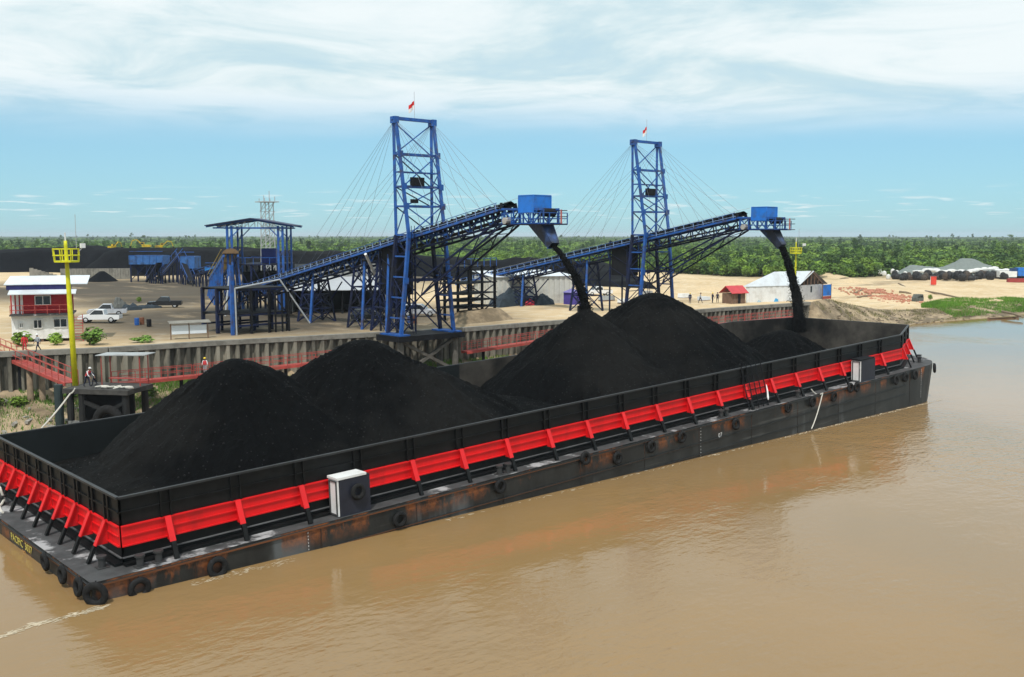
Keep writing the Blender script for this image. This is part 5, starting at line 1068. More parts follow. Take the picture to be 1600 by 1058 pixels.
pz = Dd(Ld - 1.7, -.35, 2.6); ty = MB().torus((0, 0, 0), 1.05, .40, (0, 1, 0), 22, 9, .9); o = link('tractor_tyre', ty.mesh('tractor_tyre', smooth=True), RUBBER); o.matrix_world = Matrix.Translation(pz) @ Matrix.Rotation(math.atan2(dd.y, dd.x), 4, 'Z'); tag(o, 'huge black tractor tyre fender hung on the mooring dolphin', 'tyre')
rope([Dd(1.2, .1, 5.35), Dd(.9, -.2, 4.9), Dd(.0, -3.0, 2.4), V((4.0, 23.6, 2.4))], .07, 'pale mooring rope from the dolphin deck down to the barge stern', .1)
ck = MB()
for i in range(9): c = Dd(Ld * .45 + .38 * i, 1.2 + .3 * math.sin(i * 2.1), 5.36); ck.torus(c, .32, .07, (.2 * math.sin(i), .2, 1), 12, 5)
single('rope_coils', ck, ROPE, 'untidy pale rope coils lying on the dolphin deck', 'rope', Dd(Ld * .5, 1.2, 5.3))
# small roofed bench frame on the dolphin
t = Thing('shelter_frame', 'low sheet roof on thin posts over the dolphin walkway', 'shelter', Dd(Ld * .5, 3.9, 5.3))
for s in (Ld * .35, Ld * .95):
    for d_ in (2.6, 4.0): t.beam('post', Dd(s, d_, 5.27), Dd(s, d_, 7.9), .08, PINK)
m_ = MB(); m_.prism([Dd(Ld * .28, 2.4, 7.9), Dd(Ld * 1.05, 2.4, 8.0), Dd(Ld * 1.05, 4.3, 8.05), Dd(Ld * .28, 4.3, 7.95)], (0, 0, .06)); t.part('roof_sheet', m_, GREY)
t.beam('bench', Dd(Ld * .35, 3.8, 5.75), Dd(Ld * .95, 3.8, 5.75), .4, PINK, .08)
def light_mast(label, foot, top, rb, rt, zb0, zb1, bw):
    t = Thing('light_mast', label, 'mast', foot, 'yellow light masts'); foot, top = V(foot), V(top)
    m_ = MB(); m_.tube([foot, foot.lerp(top, .45), foot.lerp(top, .97), top], [rb, rb * .92, rt, rt * .9], 14); t.part('pole', m_, YEL, smooth=True)
    c = lambda z: foot.lerp(top, (z - foot.z) / (top.z - foot.z)); n_ = 4; rg_ = []
    for z in (zb0, (zb0 + zb1) / 2, zb1):
        cc_ = c(z); k = bw * (.92 if z == zb0 else 1.0); q = [cc_ + V((k * math.cos(a), k * math.sin(a), 0)) for a in np.linspace(0, 2 * math.pi, 9)[:-1]]; rg_.append(q)
        for i in range(8): t.beam('basket_rail', q[i], q[(i + 1) % 8], .09, YEL)
    for i in range(8): t.beam('basket_post', rg_[0][i], rg_[2][i], .08, YEL)
    m_ = MB(); m_.prism(rg_[0], (0, 0, .1)); t.part('basket_floor', m_, YEL)
    t.beam('lightning_rod', top, top + V((0, 0, .7)), .12, WHITE, round=6); t.beam('aerial', c(zb1) + V((bw * .8, 0, 0)), c(zb1) + V((bw * .8, 0, 3.0)), .05, GALV, round=5)
    lm_ = c(zb0 + .8) + RIGHT * (bw + .35); m_ = MB(); m_.box(lm_ + V((0, 0, .6)), (.35, .4, .4)); t.part('flood_light', m_, WHITE); t.beam('lamp_bracket', c(zb0 + .8) + RIGHT * bw * .9, lm_ + V((0, 0, .45)), .06, GALV)
mf = PZ(118, 603, 5.25); d_top = PY(102, 376, mf.y); light_mast('tall yellow light mast with a round basket on the dolphin at the barge stern', mf, d_top, .25, .15, PY(103, 409, mf.y).z, PY(103, 389, mf.y).z, 1.12)
mf2 = PZ(1242, 478, ZL); d2t = PY(1244, 378, mf2.y); light_mast('thin yellow light mast with a basket in front of the warehouse', mf2, d2t, .15, .10, PY(1243, 396, mf2.y).z, PY(1243, 387, mf2.y).z, .95)
# timber piles under the gangway
for i, (u, v, zt_) in enumerate(((30, 640, 6.6), (50, 667, 6.2), (69, 666, 5.8), (20, 628, 6.9), (7, 625, 7.0))):
    p = PZ(u, v, .2); single('timber_pile', MB().tube([p - V((0, 0, 2)), p + V((random.uniform(-.1, .1), 0, zt_ - .4))], [.34, .27], 10), WOODPILE, 'weathered timber pile below the sloping gangway, %s in the row' % ('third fifth fourth second first'.split()[i]), 'pile', p, 'timber piles under the gangway', smooth=True)
for i in range(5): p = PZ(26 + 11 * i, 656 + 3 * (i % 2), .5); single('drift_timber', MB().tube([p + V((-1.6, .3, .15)), p + V((1.5, -.4 + .3 * i, .35))], [.14, .11], 7), WOODPILE, 'grey driftwood log on the mud below the gangway', 'log', p, 'driftwood below the gangway')
# rubble, pale driftwood on the bank
rb = MB()
for i in range(260):
    x = random.choice([random.uniform(6, 34), random.uniform(34, 62), random.uniform(36, 60), random.uniform(60, 100)]); y = wallY(x) - random.uniform(1, 11); z = max(.1, 3.3 * (1 - (wallY(x) - y) / 13)); e = random.uniform(.12, .45)
    R_ = Matrix.Rotation(random.random() * 6, 3, 'Z') @ Matrix.Rotation(random.random() * .6, 3, 'X'); rb.box((x, y, z), (e * random.uniform(1, 5), e * .7, e * .6), R_)
o = link('rubble', rb.mesh('rubble'), mat('pale_rubble', (.30, .28, .25), .9, var=.4)); tag(o, 'broken stone and pale driftwood on the bank below the wall', 'rubble', kind='stuff')
# ------------------------------------------------------------------ people
def person(label, foot, face, shirt, trousers, helmet, pose='stand', h=1.68, vest=None, hold=None):
    s = h / 1.7; J = {}; st_ = {'stand': .12, 'walk': .30, 'stoop': .22}[pose]; ln = .28 if pose == 'stoop' else .03
    pv = [('pel', 0, 0, .93, .15), ('wai', ln * .4, 0, 1.10, .135), ('che', ln, 0, 1.32, .16), ('nek', ln * 1.25, 0, 1.47, .062), ('hed', ln * 1.4 + .02, 0, 1.60, .098), ('top', ln * 1.4 + .01, 0, 1.68, .07)]
    for q, sg in (('l', 1), ('r', -1)):
        k = st_ * sg if pose != 'stand' else .03 * sg
        pv += [('hip' + q, 0, .1 * sg, .88, .10), ('kne' + q, .06 + k * .55, .11 * sg, .48, .068), ('ank' + q, k - (.05 if k < 0 else 0), .12 * sg, .09, .045), ('toe' + q, k + .16, .13 * sg, .035, .035)]
        arm = -.6 * k if pose == 'walk' else .12 + (.2 if pose == 'stoop' else 0)
        pv += [('sho' + q, ln, .2 * sg, 1.38, .07), ('elb' + q, ln + arm * .4, .27 * sg, 1.10, .05), ('wri' + q, ln + arm + .06, .26 * sg, .88, .034), ('pal' + q, ln + arm + .09, .255 * sg, .80, .036)]
        for fi in range(4): pv += [('f%d%s' % (fi, q), ln + arm + .075 + fi * .018, (.25) * sg, .715 + (.012 if fi in (0, 3) else 0), .010)]
        pv += [('th' + q, ln + arm + .14, .22 * sg, .775, .011)]
    names = [p[0] for p in pv]; E_ = [('pel', 'wai'), ('wai', 'che'), ('che', 'nek'), ('nek', 'hed'), ('hed', 'top')]
    for q in 'lr': E_ += [('pel', 'hip' + q), ('hip' + q, 'kne' + q), ('kne' + q, 'ank' + q), ('ank' + q, 'toe' + q), ('che', 'sho' + q), ('sho' + q, 'elb' + q), ('elb' + q, 'wri' + q), ('wri' + q, 'pal' + q), ('pal' + q, 'th' + q)] + [('pal' + q, 'f%d%s' % (fi, q)) for fi in range(4)]
    me = bpy.data.meshes.new('person_frame'); me.from_pydata([(p[1], p[2], p[3]) for p in pv], [(names.index(a), names.index(b)) for a, b in E_], [])
    o = bpy.data.objects.new('person_frame', me); COL.objects.link(o); o.modifiers.new('s', 'SKIN'); sv = me.skin_vertices[0].data
    for i, p in enumerate(pv): sv[i].radius = (p[4], p[4]); sv[i].use_root = (i == 0)
    sb_ = o.modifiers.new('u', 'SUBSURF'); sb_.levels = 1
    ev = o.evaluated_get(bpy.context.evaluated_depsgraph_get()); bme = bpy.data.meshes.new_from_object(ev); bpy.data.objects.remove(o)
    bme.name = 'person'; bme.materials.clear()
    for mm in (SKIN, shirt, trousers, DARK): bme.materials.append(mm)
    for p in bme.polygons:
        c = p.center; ay = abs(c.y)
        p.material_index = 3 if c.z < .1 else (0 if c.z > 1.46 or (c.z < .93 and ay > .2) else (2 if c.z < .96 else 1))
    bme.shade_smooth(); M_ = Matrix.Translation(foot) @ Matrix.Rotation(face, 4, 'Z') @ Matrix.Scale(s, 4)
    b = link('person', bme); b.matrix_world = M_; tag(b, label, 'person', 'people at work')
    hd = V((ln * 1.4 + .02, 0, 1.62)); m_ = MB(); n_ = 12
    prof_ = [(.135, .03), (.13, .07), (.11, .12), (.07, .155), (.0, .165)]; vs = []
    for r_, z in prof_: vs += [hd + V((r_ * math.cos(2 * math.pi * k / n_), r_ * math.sin(2 * math.pi * k / n_), z)) for k in range(n_)]
    m_.add(vs, [(i * n_ + k, i * n_ + (k + 1) % n_, (i + 1) * n_ + (k + 1) % n_, (i + 1) * n_ + k) for i in range(4) for k in range(n_)]); m_.box(hd + V((.12, 0, .035)), (.12, .2, .015)); link('helmet', m_.mesh('helmet', smooth=True), helmet, b)
    fc = MB()
    for yy in (-.035, .035): fc.box(hd + V((.092, yy, -.005)), (.012, .02, .012))
    fc.box(hd + V((.098, 0, -.075)), (.01, .045, .01)); link('facial_features', fc.mesh('facial_features'), DARK, b); ns = MB(); ns.tube([hd + V((.085, 0, .0)), hd + V((.115, 0, -.04))], [.01, .016], 6); link('nose', ns.mesh('nose'), SKIN, b)
    if vest:
        m_ = MB(); vs = []
        for z, rx, ry in ((.98, .155, .19), (1.12, .155, .19), (1.30, .18, .225), (1.43, .11, .16)): vs += [V((ln * (z - .93) / .4 + rx * math.cos(2 * math.pi * k / 12), ry * math.sin(2 * math.pi * k / 12), z)) for k in range(12)]
        m_.add(vs, [(i * 12 + k, i * 12 + (k + 1) % 12, (i + 1) * 12 + (k + 1) % 12, (i + 1) * 12 + k) for i in range(3) for k in range(12)]); link('vest', m_.mesh('vest', smooth=True), vest, b)
    return b
SHW = mat('white_shirt', (.65, .66, .68), .8); SHR = mat('red_overalls', (.55, .03, .035), .8); SHN = mat('navy_work_cloth', (.015, .017, .04), .8); SHG = mat('grey_shirt', (.3, .33, .36), .8); VO = mat('red_vest', (.6, .05, .06), .7); HY = mat('yellow_helmet', (.7, .5, .02), .4); HR = mat('red_helmet', (.55, .02, .02), .4)
toC = math.atan2(-FWD.y, -FWD.x)
person('worker in white helmet and red vest bending on the dolphin beside the rope coils', PZ(136, 604, 5.29), toC + 1.2, SHW, SHN, WHITE, 'stoop', vest=VO)
person('worker in dark clothes crouching over rope behind the one in the red vest', PZ(148, 602, 5.29), toC - 1.0, SHN, SHN, SHN, 'stoop', 1.5)
person('worker in white shirt and white helmet walking beside the site office', PZ(60, 549, ZL + .02), toC - .6, SHG, SHN, WHITE, 'walk')
person('worker in red overalls and white helmet at the top of the gangway', PZ(39, 551, ZL - .1) + V((0, 0, .1)), toC + .5, SHR, SHR, WHITE)
person('worker in red vest and yellow helmet on the walkway below the notice board', V((25.6, 44.42, 4.37)), toC, SHW, SHG, HY, vest=VO)
person('worker in red overalls standing at the bow end of the far walkway', V((122.6, 36.62, 5.55)), toC + .3, SHR, SHN, HR)
person('worker in red overalls on the far walkway, nearer the tall coal pile', V((98.2, 38.12, 5.36)), toC + .8, SHR, SHR, WHITE)
person('second worker in red overalls on the far walkway beside his mate', V((99.5, 38.05, 5.36)), toC - .7, SHR, SHN, HR)
person('worker in pale shirt and white helmet on the walkway close to the nearer tower', V((42.6, 41.53, 5.0)), toC + .4, SHW, SHN, WHITE)
for i, u in enumerate((1078, 1094, 1113, 1121)): person('small figure in dark clothes on the sand behind the wall, %s from the nearer towers' % ORD[i], PZ(u, 474 - i * .3, ZL + .05), toC + i, SHN if i != 1 else SHG, SHN, SHN if i % 2 else HY, 'walk' if i % 2 else 'stand')
# ------------------------------------------------------------------ right shore
zr_ = lambda p: landZ(p.x, p.y)
def PL(u, v):
    z = 4.0
    for _ in range(12): p = PZ(u, v, z); z = landZ(p.x, p.y)
    return V((p.x, p.y, z))
GRAV = mat('grey_green_gravel', (.17, .195, .185), .9, var=.2, bump=.6, bump_scale=2)
mound([PL(1432, 432), PL(1465, 432), PL(1512, 432), PL(1560, 432)], [4.2, 3.2, 6.6, 2.6], 2.5, 'grey green gravel heap with one sharp peak on the right shore', GRAV, 'gravel_heap', 1.2, 'gravel heap', slope=.62)
SANDH = mat('pale_sand_heap', (.50, .39, .24), .95, var=.15)
mound([PL(1556, 426)], [4.2], .5, 'pale sand heap behind the gravel, beside the blue truck', SANDH, 'sand_heap', 1.2, 'sand heap', slope=.6)
mound([PL(1390, 428)], [2.9], .5, 'small pale sand heap at the forest edge by the white sacks', SANDH, 'sand_heap', 1.2, 'sand heap', slope=.5)
BAGS = [mat('black_sack', (.014, .013, .014), .6, var=.5), mat('brown_sack', (.06, .045, .035), .8, var=.4)]; bagm = []
for m in BAGS:
    mb = MB(); 
    for (z, r_) in ((0, .8), ): pass
    prof_ = [(0, .55), (.25, .85), (.8, .9), (1.2, .7), (1.4, .25)]; vs = []
    for z, r_ in prof_: vs += [V((r_ * math.cos(2 * math.pi * k / 8) * (1 + .12 * math.sin(3 * k)), r_ * math.sin(2 * math.pi * k / 8), z)) for k in range(8)]
    mb.add(vs, [(i * 8 + k, i * 8 + (k + 1) % 8, (i + 1) * 8 + (k + 1) % 8, (i + 1) * 8 + k) for i in range(4) for k in range(8)] + [tuple(range(8))[::-1], tuple(32 + k for k in range(8))]); me = mb.mesh('sack'); me.materials.append(m); bagm.append(me)
WS = mat('white_sack', (.62, .62, .6), .7, var=.15); wsm = bagm[0].copy(); wsm.materials.clear(); wsm.materials.append(WS)
for i in range(56):
    p = PL(1398 + 204 * i / 56 + random.uniform(-1, 1), 437.5 - 1.5 * (i / 56) + random.uniform(-1.6, 1.2)); o = link('bulk_sack', bagm[0 if random.random() < .75 else 1]); o.matrix_world = Matrix.Translation(p) @ Matrix.Rotation(random.random() * 6, 4, 'Z') @ Matrix.Rotation(random.uniform(-.25, .25), 4, 'X') @ Matrix.Diagonal((random.uniform(1.0, 2.2), random.uniform(1, 1.7), random.uniform(1.0, 2.4), 1)); tag(o, 'dark bulk sack in the long row below the gravel heap', 'sack', 'dark sacks rowed below the gravel')
for i in range(30):
    p = PL(1432 + 150 * i / 30 + random.uniform(-1, 1), 434.0 + random.uniform(-.3, .3)); p.z += 2.0; o = link('white_sack', wsm); o.matrix_world = Matrix.Translation(p) @ Matrix.Rotation(random.random() * 6, 4, 'Z') @ Matrix.Diagonal((2.0, 1.5, random.uniform(.5, 1.1), 1)); tag(o, 'white sack lying on top of the dark sack row', 'sack', 'white sacks on the dark row')
for i in range(7):
    p = PL(1375 + 6.5 * i, 432 + .3 * (i % 2)); o = link('white_sack', wsm); o.matrix_world = Matrix.Translation(p) @ Matrix.Diagonal((.9, .9, 1.35, 1)); tag(o, 'white sack standing upright at the forest side end of the sack row', 'sack', 'upright white sacks')
p = PL(1458, 446); t = Thing('fuel_barrel', 'red drum tank with a white band standing alone on the sand', 'tank', p); t.beam('drum', p, p + V((0, 0, 2.6)), 1.9, mat('red_drum', (.62, .05, .03), .5), round=14); t.beam('white_band', p + RIGHT * -.9 + V((0, -.2, 0)), p + RIGHT * -.9 + V((0, -.2, 2.7)), .35, WHITE); t.beam('drum_lid', p + V((0, 0, 2.6)), p + V((0, 0, 2.7)), 2.05, PINK, round=14)
BR = mat('brick_rubble', (.45, .20, .13), .9, var=.4, scale=6); bm2 = MB()
for i in range(520):
    u = random.gauss(1375, 26); v = 462 + random.gauss(0, 3.2) + (u - 1375) * .13; p = PL(u, v); e = random.uniform(.15, .42); bm2.box(p + V((0, 0, e * .3)), (e * 2, e, e * .8), Matrix.Rotation(random.random() * 6, 3, 'Z') @ Matrix.Rotation(random.random(), 3, 'X'))
o = link('brick_rubble', bm2.mesh('brick_rubble'), BR); tag(o, 'spread of broken red bricks on the sand', 'brick rubble', kind='stuff')
p = PL(1434, 471); t = Thing('derelict_cab', 'small dark derelict vehicle cab lying on the sand beside the grass', 'wreck', p, M=Matrix.Translation(p) @ Matrix.Rotation(base_ang + .4, 4, 'Z'), local=True)
m_ = MB(); m_.prism([(-1.1, -.8, 0), (1.2, -.8, 0), (1.25, -.8, .9), (.8, -.7, 1.8), (-.8, -.7, 1.8), (-1.15, -.8, .9)], (0, 1.6, 0)); t.part('shell', m_, mat('grey_wreck', (.10, .11, .10), .7, var=.4))
for x0, x1 in ((-.85, -.1), (.05, .85)): m_ = MB(); m_.prism([(x0, .83, 1.0), (x1, .83, 1.0), (x1 * .9, .83, 1.65), (x0 * .9, .83, 1.65)], (0, .03, 0)); t.part('window', m_, DARK)
for i, (u0, v0, u1, v1) in enumerate(((1404, 444, 1419, 453), (1405, 457, 1424, 460), (1446, 456, 1500, 467), (1566, 488, 1598, 497), (1340, 466, 1362, 463), (1335, 459, 1349, 457))):
    a, b = (PL(u0, v0), PL(u1, v1)) if i != 3 else (PZ(u0, v0, .9), PZ(u1, v1, .5)); single('loose_log', MB().tube([a + V((0, 0, .2)), a.lerp(b, .5) + V((.3, 0, .3)), b + V((0, 0, .2))], [.28, .25, .2], 8), WOODPILE, 'weathered log on the sand, %s from the warehouse towards the grass' % ORD[(2, 3, 4, 5, 1, 0)[i]], 'log', a, 'logs on the right shore')
a, b = PZ(1543, 498.5, .1), PZ(1592, 496.5, .1); d = (b - a).normalized(); s = V((d.y, -d.x, 0)); m_ = MB(); vs = []
for f, w_, z in ((0, .03, .40), (.12, .22, .24), (.5, .32, .20), (.88, .22, .24), (1, .03, .40)): c = a.lerp(b, f); vs += [c - s * w_ + V((0, 0, z)), c - s * w_ * .5 + V((0, 0, -.1)), c + s * w_ * .5 + V((0, 0, -.1)), c + s * w_ + V((0, 0, z))]
m_.add(vs, [(i * 4 + j, (i + 1) * 4 + j, (i + 1) * 4 + j + 1, i * 4 + j + 1) for i in range(4) for j in range(3)]); single('canoe', m_, BROWNW, 'slim dark wooden canoe drawn up at the water edge', 'canoe', a)
# truck at the right edge
p = PL(1592, 436); t = Thing('tipper_truck', 'white cabbed tipper truck with a blue body at the right edge of the sand', 'truck', p, M=Matrix.Translation(p) @ Matrix.Rotation(base_ang + math.pi, 4, 'Z'), local=True)
t.box('blue_body', (-1.0, -1.3, 1.4), (5.0, 1.3, 4.4), BLUE2); t.box('white_tank', (-7.5, -1.3, 1.0), (-1.4, 1.3, 3.1), WHITE); t.box('cab', (-3.0, -1.2, 3.1), (-1.6, 1.2, 4.2), mat('truck_navy', (.02, .05, .14), .5)); t.box('chassis', (-7.2, -.6, .7), (5, .6, 1.0), DARK)
wheelset(t, (-5.5, -4.2, 1.5, 3.0), 1.05, .55)
p = PL(1590, 441); single('red_hull_plate', MB().box(p + V((0, 0, .6)), (7, 1.4, 1.2), Matrix.Rotation(base_ang, 3, 'Z')).box(p + V((0, 0, 1.25)), (6.4, 1.0, .2), Matrix.Rotation(base_ang, 3, 'Z')), mat('dull_red', (.30, .045, .04), .8), 'low dull red container hull in front of the truck', 'container', p)
p = PL(1308, 421); t = Thing('field_hut', 'tiny grey hut on stilts at the forest edge behind the warehouse', 'hut', p); t.box('wall', p + V((-1.6, -1.4, .6)), p + V((1.6, 1.4, 2.2)), GREY); t.box('roof', p + V((-2, -1.8, 2.2)), p + V((2, 1.8, 2.5)), ROOFW)
for a_ in (-1.4, 1.4):
    for b_ in (-1.2, 1.2): t.beam('stilt', p + V((a_, b_, 0)), p + V((a_, b_, .6)), .2, BROWNW)
# ------------------------------------------------------------------ foam along the waterline
fm = MB()
def foam(pts, wid, n_, sz):
    for _ in range(n_):
        i = random.randrange(len(pts) - 1); c = V(pts[i]).lerp(V(pts[i + 1]), random.random()) + V((random.gauss(0, .2), random.gauss(0, wid), .012)); e = sz * abs(random.gauss(0, .45)) + .03; k = random.uniform(.10, .35); a = random.gauss(0, .25)
        fm.add([c + V((e * x * math.cos(a) - e * k * y * math.sin(a), e * x * math.sin(a) + e * k * y * math.cos(a), .004 * random.random())) for x, y in ((-1, 0), (-.3, -.7), (.6, -.5), (1, .2), (.2, .8), (-.5, .6))], [(0, 1, 2, 3, 4, 5)])
yw = HS.y - .25
foam([(3, yw - .5, 0), (9, yw - .45, 0)], .2, 150, .22); foam([PZ(-40, 1010, 0), PZ(60, 975, 0), PZ(165, 948, 0)], .14, 420, .22); foam([(60, yw, 0), (92, yw - .1, 0)], .10, 420, .3); foam([(20, yw - .2, 0), (60, yw - .1, 0)], .10, 160, .26)
o = link('river_foam', fm.mesh('river_foam'), mat('foam', (.50, .42, .30), .7, var=.25)); tag(o, 'pale foam and wake streaks along the barge waterline', 'foam', kind='stuff')
# ------------------------------------------------------------------ vegetation
def leafmat(name, col, var=.45, sc=.35):
    m = mat(name, col, .75, var=var, scale=sc, spec=.25); t = m.node_tree; b = t.nodes['Principled BSDF']; src = b.inputs['Base Color'].links[0].from_socket
    oi = t.nodes.new('ShaderNodeObjectInfo'); mr = t.nodes.new('ShaderNodeMapRange'); t.links.new(oi.outputs['Random'], mr.inputs[0]); mr.inputs[3].default_value = .6; mr.inputs[4].default_value = 1.4     # every tree its own shade
    mu = t.nodes.new('ShaderNodeMix'); mu.data_type = 'RGBA'; mu.blend_type = 'MULTIPLY'; mu.inputs[0].default_value = 1; t.links.new(src, mu.inputs[6]); t.links.new(mr.outputs[0], mu.inputs[7]); t.links.new(mu.outputs[2], b.inputs['Base Color']); return m
LEAF = [leafmat('leaf_bright', (.150, .240, .034)), leafmat('leaf_mid', (.098, .175, .030)), leafmat('leaf_dark', (.052, .104, .027))]
BARK = mat('bark', (.12, .095, .07), .9)
def leaf_crown(rng, lobes, n_, size, droop=.3):
    vs = []; fs = []
    for _ in range(n_):
        c, r_ = lobes[rng.integers(len(lobes))]; d = rng.normal(size=3); d /= np.linalg.norm(d); q = np.array(c) + d * np.array(r_) * rng.uniform(.55, 1.05) ** .6
        nrm = d * .8 + rng.normal(size=3) * .55 + np.array((0, 0, .45)); nrm /= np.linalg.norm(nrm); t1 = np.cross(nrm, rng.normal(size=3)); t1 /= np.linalg.norm(t1); t2 = np.cross(nrm, t1); e = size * rng.uniform(.6, 1.4); b = len(vs)
        vs += [tuple(q - t1 * e), tuple(q - t2 * e * .5), tuple(q + t1 * e - nrm * e * droop), tuple(q + t2 * e * .5)]; fs.append((b, b + 1, b + 2, b + 3))
    return vs, fs
def crown_mesh(seed, kind):
    rng = np.random.default_rng(seed); lob = []
    if kind == 'bush':
        for _ in range(9): a = rng.uniform(0, 6.28); r_ = rng.uniform(0, .34); lob.append(((r_ * math.cos(a), r_ * math.sin(a), rng.uniform(.30, .72)), (rng.uniform(.14, .26), rng.uniform(.14, .26), rng.uniform(.14, .28))))
        n_, sz = 420, .075
    elif kind == 'tall':
        for _ in range(8): a = rng.uniform(0, 6.28); r_ = rng.uniform(.02, .26); lob.append(((r_ * math.cos(a), r_ * math.sin(a), rng.uniform(.52, .92)), (rng.uniform(.10, .19), rng.uniform(.10, .19), rng.uniform(.05, .11))))
        n_, sz = 330, .045
    else:
        for _ in range(26): lob.append(((rng.uniform(-.5, .5), rng.uniform(-.5, .5), rng.uniform(.12, .34)), (rng.uniform(.08, .18), rng.uniform(.08, .18), rng.uniform(.10, .26))))
        n_, sz = 560, .055
    vs, fs = leaf_crown(rng, lob, n_, sz); me = bpy.data.meshes.new('crown'); me.from_pydata(vs, [], fs); return me, lob
def trunk_mesh(lob, kind):
    m_ = MB(); m_.tube([(0, 0, -.05), (.015, .01, .3), (0, .02, .62 if kind == 'tall' else .45)], [.028, .02, .010], 6)
    for c, r_ in lob[:5]: m_.tube([(0, .01, .28 if kind == 'bush' else .5), c], [.012, .004], 4)
    me = m_.mesh('trunk'); me.materials.append(BARK); return me
kinds = []
for i in range(9):
    k = 'bush' if i < 6 else 'tall'; me, lob = crown_mesh(50 + i, k); me.materials.append(LEAF[(0, 1, 0, 1, 2, 0, 2, 2, 1)[i]]); kinds.append((me, trunk_mesh(lob, k)))
def tree(label, p, w_, h, k, grp, name='forest_tree', cat='tree'):
    e = bpy.data.objects.new(name, None); COL.objects.link(e); e.matrix_world = Matrix.Translation(p) @ Matrix.Rotation(random.random() * 6.28, 4, 'Z') @ Matrix.Diagonal((w_, w_, h, 1)); tag(e, label, cat, grp)
    link('trunk', kinds[k][1], None, e); link('crown', kinds[k][0], None, e); return e
def front_pt(u, extra=0):
    r_ = frontR(u) + extra; d = ray(u, 367.5); d.z = 0; d.normalize(); p = CAM + d * r_; return V((p.x, p.y, landZ(p.x, p.y) - .15))
# trees one can tell apart along the forest edge, and the emergents on the skyline
for i in range(150):
    u = 990 + 640 * i / 150 + random.uniform(-2, 2); p = front_pt(u, random.uniform(-6, 10)); h = random.uniform(3.6, 6.4); tree('green shrubby tree in the front row of the forest edge beyond the sand', p, h * random.uniform(1.0, 1.5), h, random.randrange(6), 'front row of the forest')
for i in range(60):
    u = random.uniform(-60, 1000); p = front_pt(u, random.uniform(-5, 30)); h = random.uniform(4, 6.5); tree('green tree of the forest edge showing above the stockpiles', p, h * random.uniform(1.0, 1.5), h, random.randrange(6), 'forest edge behind the stockpiles')
for i in range(46):
    u = random.uniform(-30, 1640) if i > 5 else (137, 205, 225, 1488, 1520, 1580)[i]; r_ = random.uniform(1300, 3200); d = ray(u, 367.5); d.z = 0; d.normalize(); p = CAM + d * r_; p.z = 6.5; h = random.uniform(11.0, 14.0) + (3.5 if i < 6 else 0); tree('tall emergent tree breaking the far forest skyline', p, h * random.uniform(.6, 1.0), h, 6 + i % 3, 'emergent trees on the skyline')
# shrubs by the office and on the wharf
for lb, u, v, w_, h, k in (('dense green shrub in front of the office, left of its stilts', 30, 543, 3.2, 1.9, 0), ('bright green shrub beside the yellow mast in front of the office', 89, 541, 2.6, 1.6, 2), ('yellow green bush growing between mast and pickup', 142, 541, 3.6, 2.3, 1), ('small low plant at the wharf edge left of the notice board', 224, 537, 2.6, 1.0, 3), ('small round bush on the sand behind the pickups', 218, 473, 1.6, 1.1, 2), ('lone bush on the sand beside the derelict cab', 1454, 469, 2.0, 1.6, 2)):
    p = PZ(u, v, ZL - .1) if u < 1400 else PL(u, v); tree(lb, p, w_, h, k, None, 'shrub', 'shrub')
for i in range(12):
    x = (3, 6.5, 9, 13.5, 17, 20, 23.5, 27, 31, 60, 66, 104)[i]; y = wallY(x) - random.uniform(1.2, 5); p = V((x, y, 3.4 * (1 - (wallY(x) - y) / 13) - .15)); tree('low green bush at the sheet pile foot, %s from the gangway' % ORD[i], p, random.uniform(2.4, 3.6), random.uniform(.9, 1.6), random.randrange(4), 'bushes at the wall foot', 'bank_bush', 'bush')
# forest mass as instances
protos = bpy.data.collections.new('forest_prototypes')
for i in range(9):
    k = 'patch' if i < 4 else ('bush' if i < 7 else 'tall'); me, lob = crown_mesh(90 + i, k); me.materials.append(LEAF[(0, 1, 1, 2, 0, 1, 2, 2, 1)[i]]); o = bpy.data.objects.new('forest_clump', me); protos.objects.link(o)
pts_ = []; scl = []; idx = []
r_ = 360.0
while r_ < 5200:
    sp_ = .0105 * r_ + 1.2 if r_ < 900 else .0125 * r_
    n_ = int(2.0 * r_ / sp_); 
    for i in range(n_):
        ang = -1.0 + 2.0 * (i + random.random()) / n_; rr = r_ + random.uniform(-.6, .6) * sp_; f = V((FWD.x, FWD.y, 0)).normalized(); d = f * math.cos(ang) + RIGHT * math.sin(ang); u = 800 + FPX * math.tan(ang)
        if rr < frontR(u) + 4: continue
        p = CAM + d * rr; cl = fbm(p.x * .006, p.y * .006, 1, 3); hgt = (4.6 + 1.6 * cl + random.uniform(-.8, 1.0)) * (1 + .25 * min(1, (rr - 400) / 800)); kind = random.random()
        if kind < .66: w_ = sp_ * 2.6; pts_.append((p.x, p.y, landZ(p.x, p.y) - .3 * hgt)); scl.append((w_, w_, hgt * 1.9)); idx.append(random.choice((0, 1, 1, 2, 3) if cl < .1 else (0, 0, 1, 2)))
        elif kind < .93: pts_.append((p.x, p.y, landZ(p.x, p.y) - .2)); scl.append((max(sp_ * 1.3, hgt), max(sp_ * 1.3, hgt), hgt * 1.15)); idx.append(random.choice((4, 5, 6)))
        else: pts_.append((p.x, p.y, landZ(p.x, p.y))); scl.append((hgt * 1.3, hgt * 1.3, hgt * random.uniform(1.4, 2.0))); idx.append(random.choice((7, 8)))
    r_ += sp_ * .95
fm_ = bpy.data.meshes.new('forest'); fm_.from_pydata(pts_, [], [])
at1 = fm_.attributes.new('scl', 'FLOAT_VECTOR', 'POINT'); at1.data.foreach_set('vector', np.array(scl, np.float32).ravel())
at2 = fm_.attributes.new('pick', 'INT', 'POINT'); at2.data.foreach_set('value', np.array(idx, np.int32))
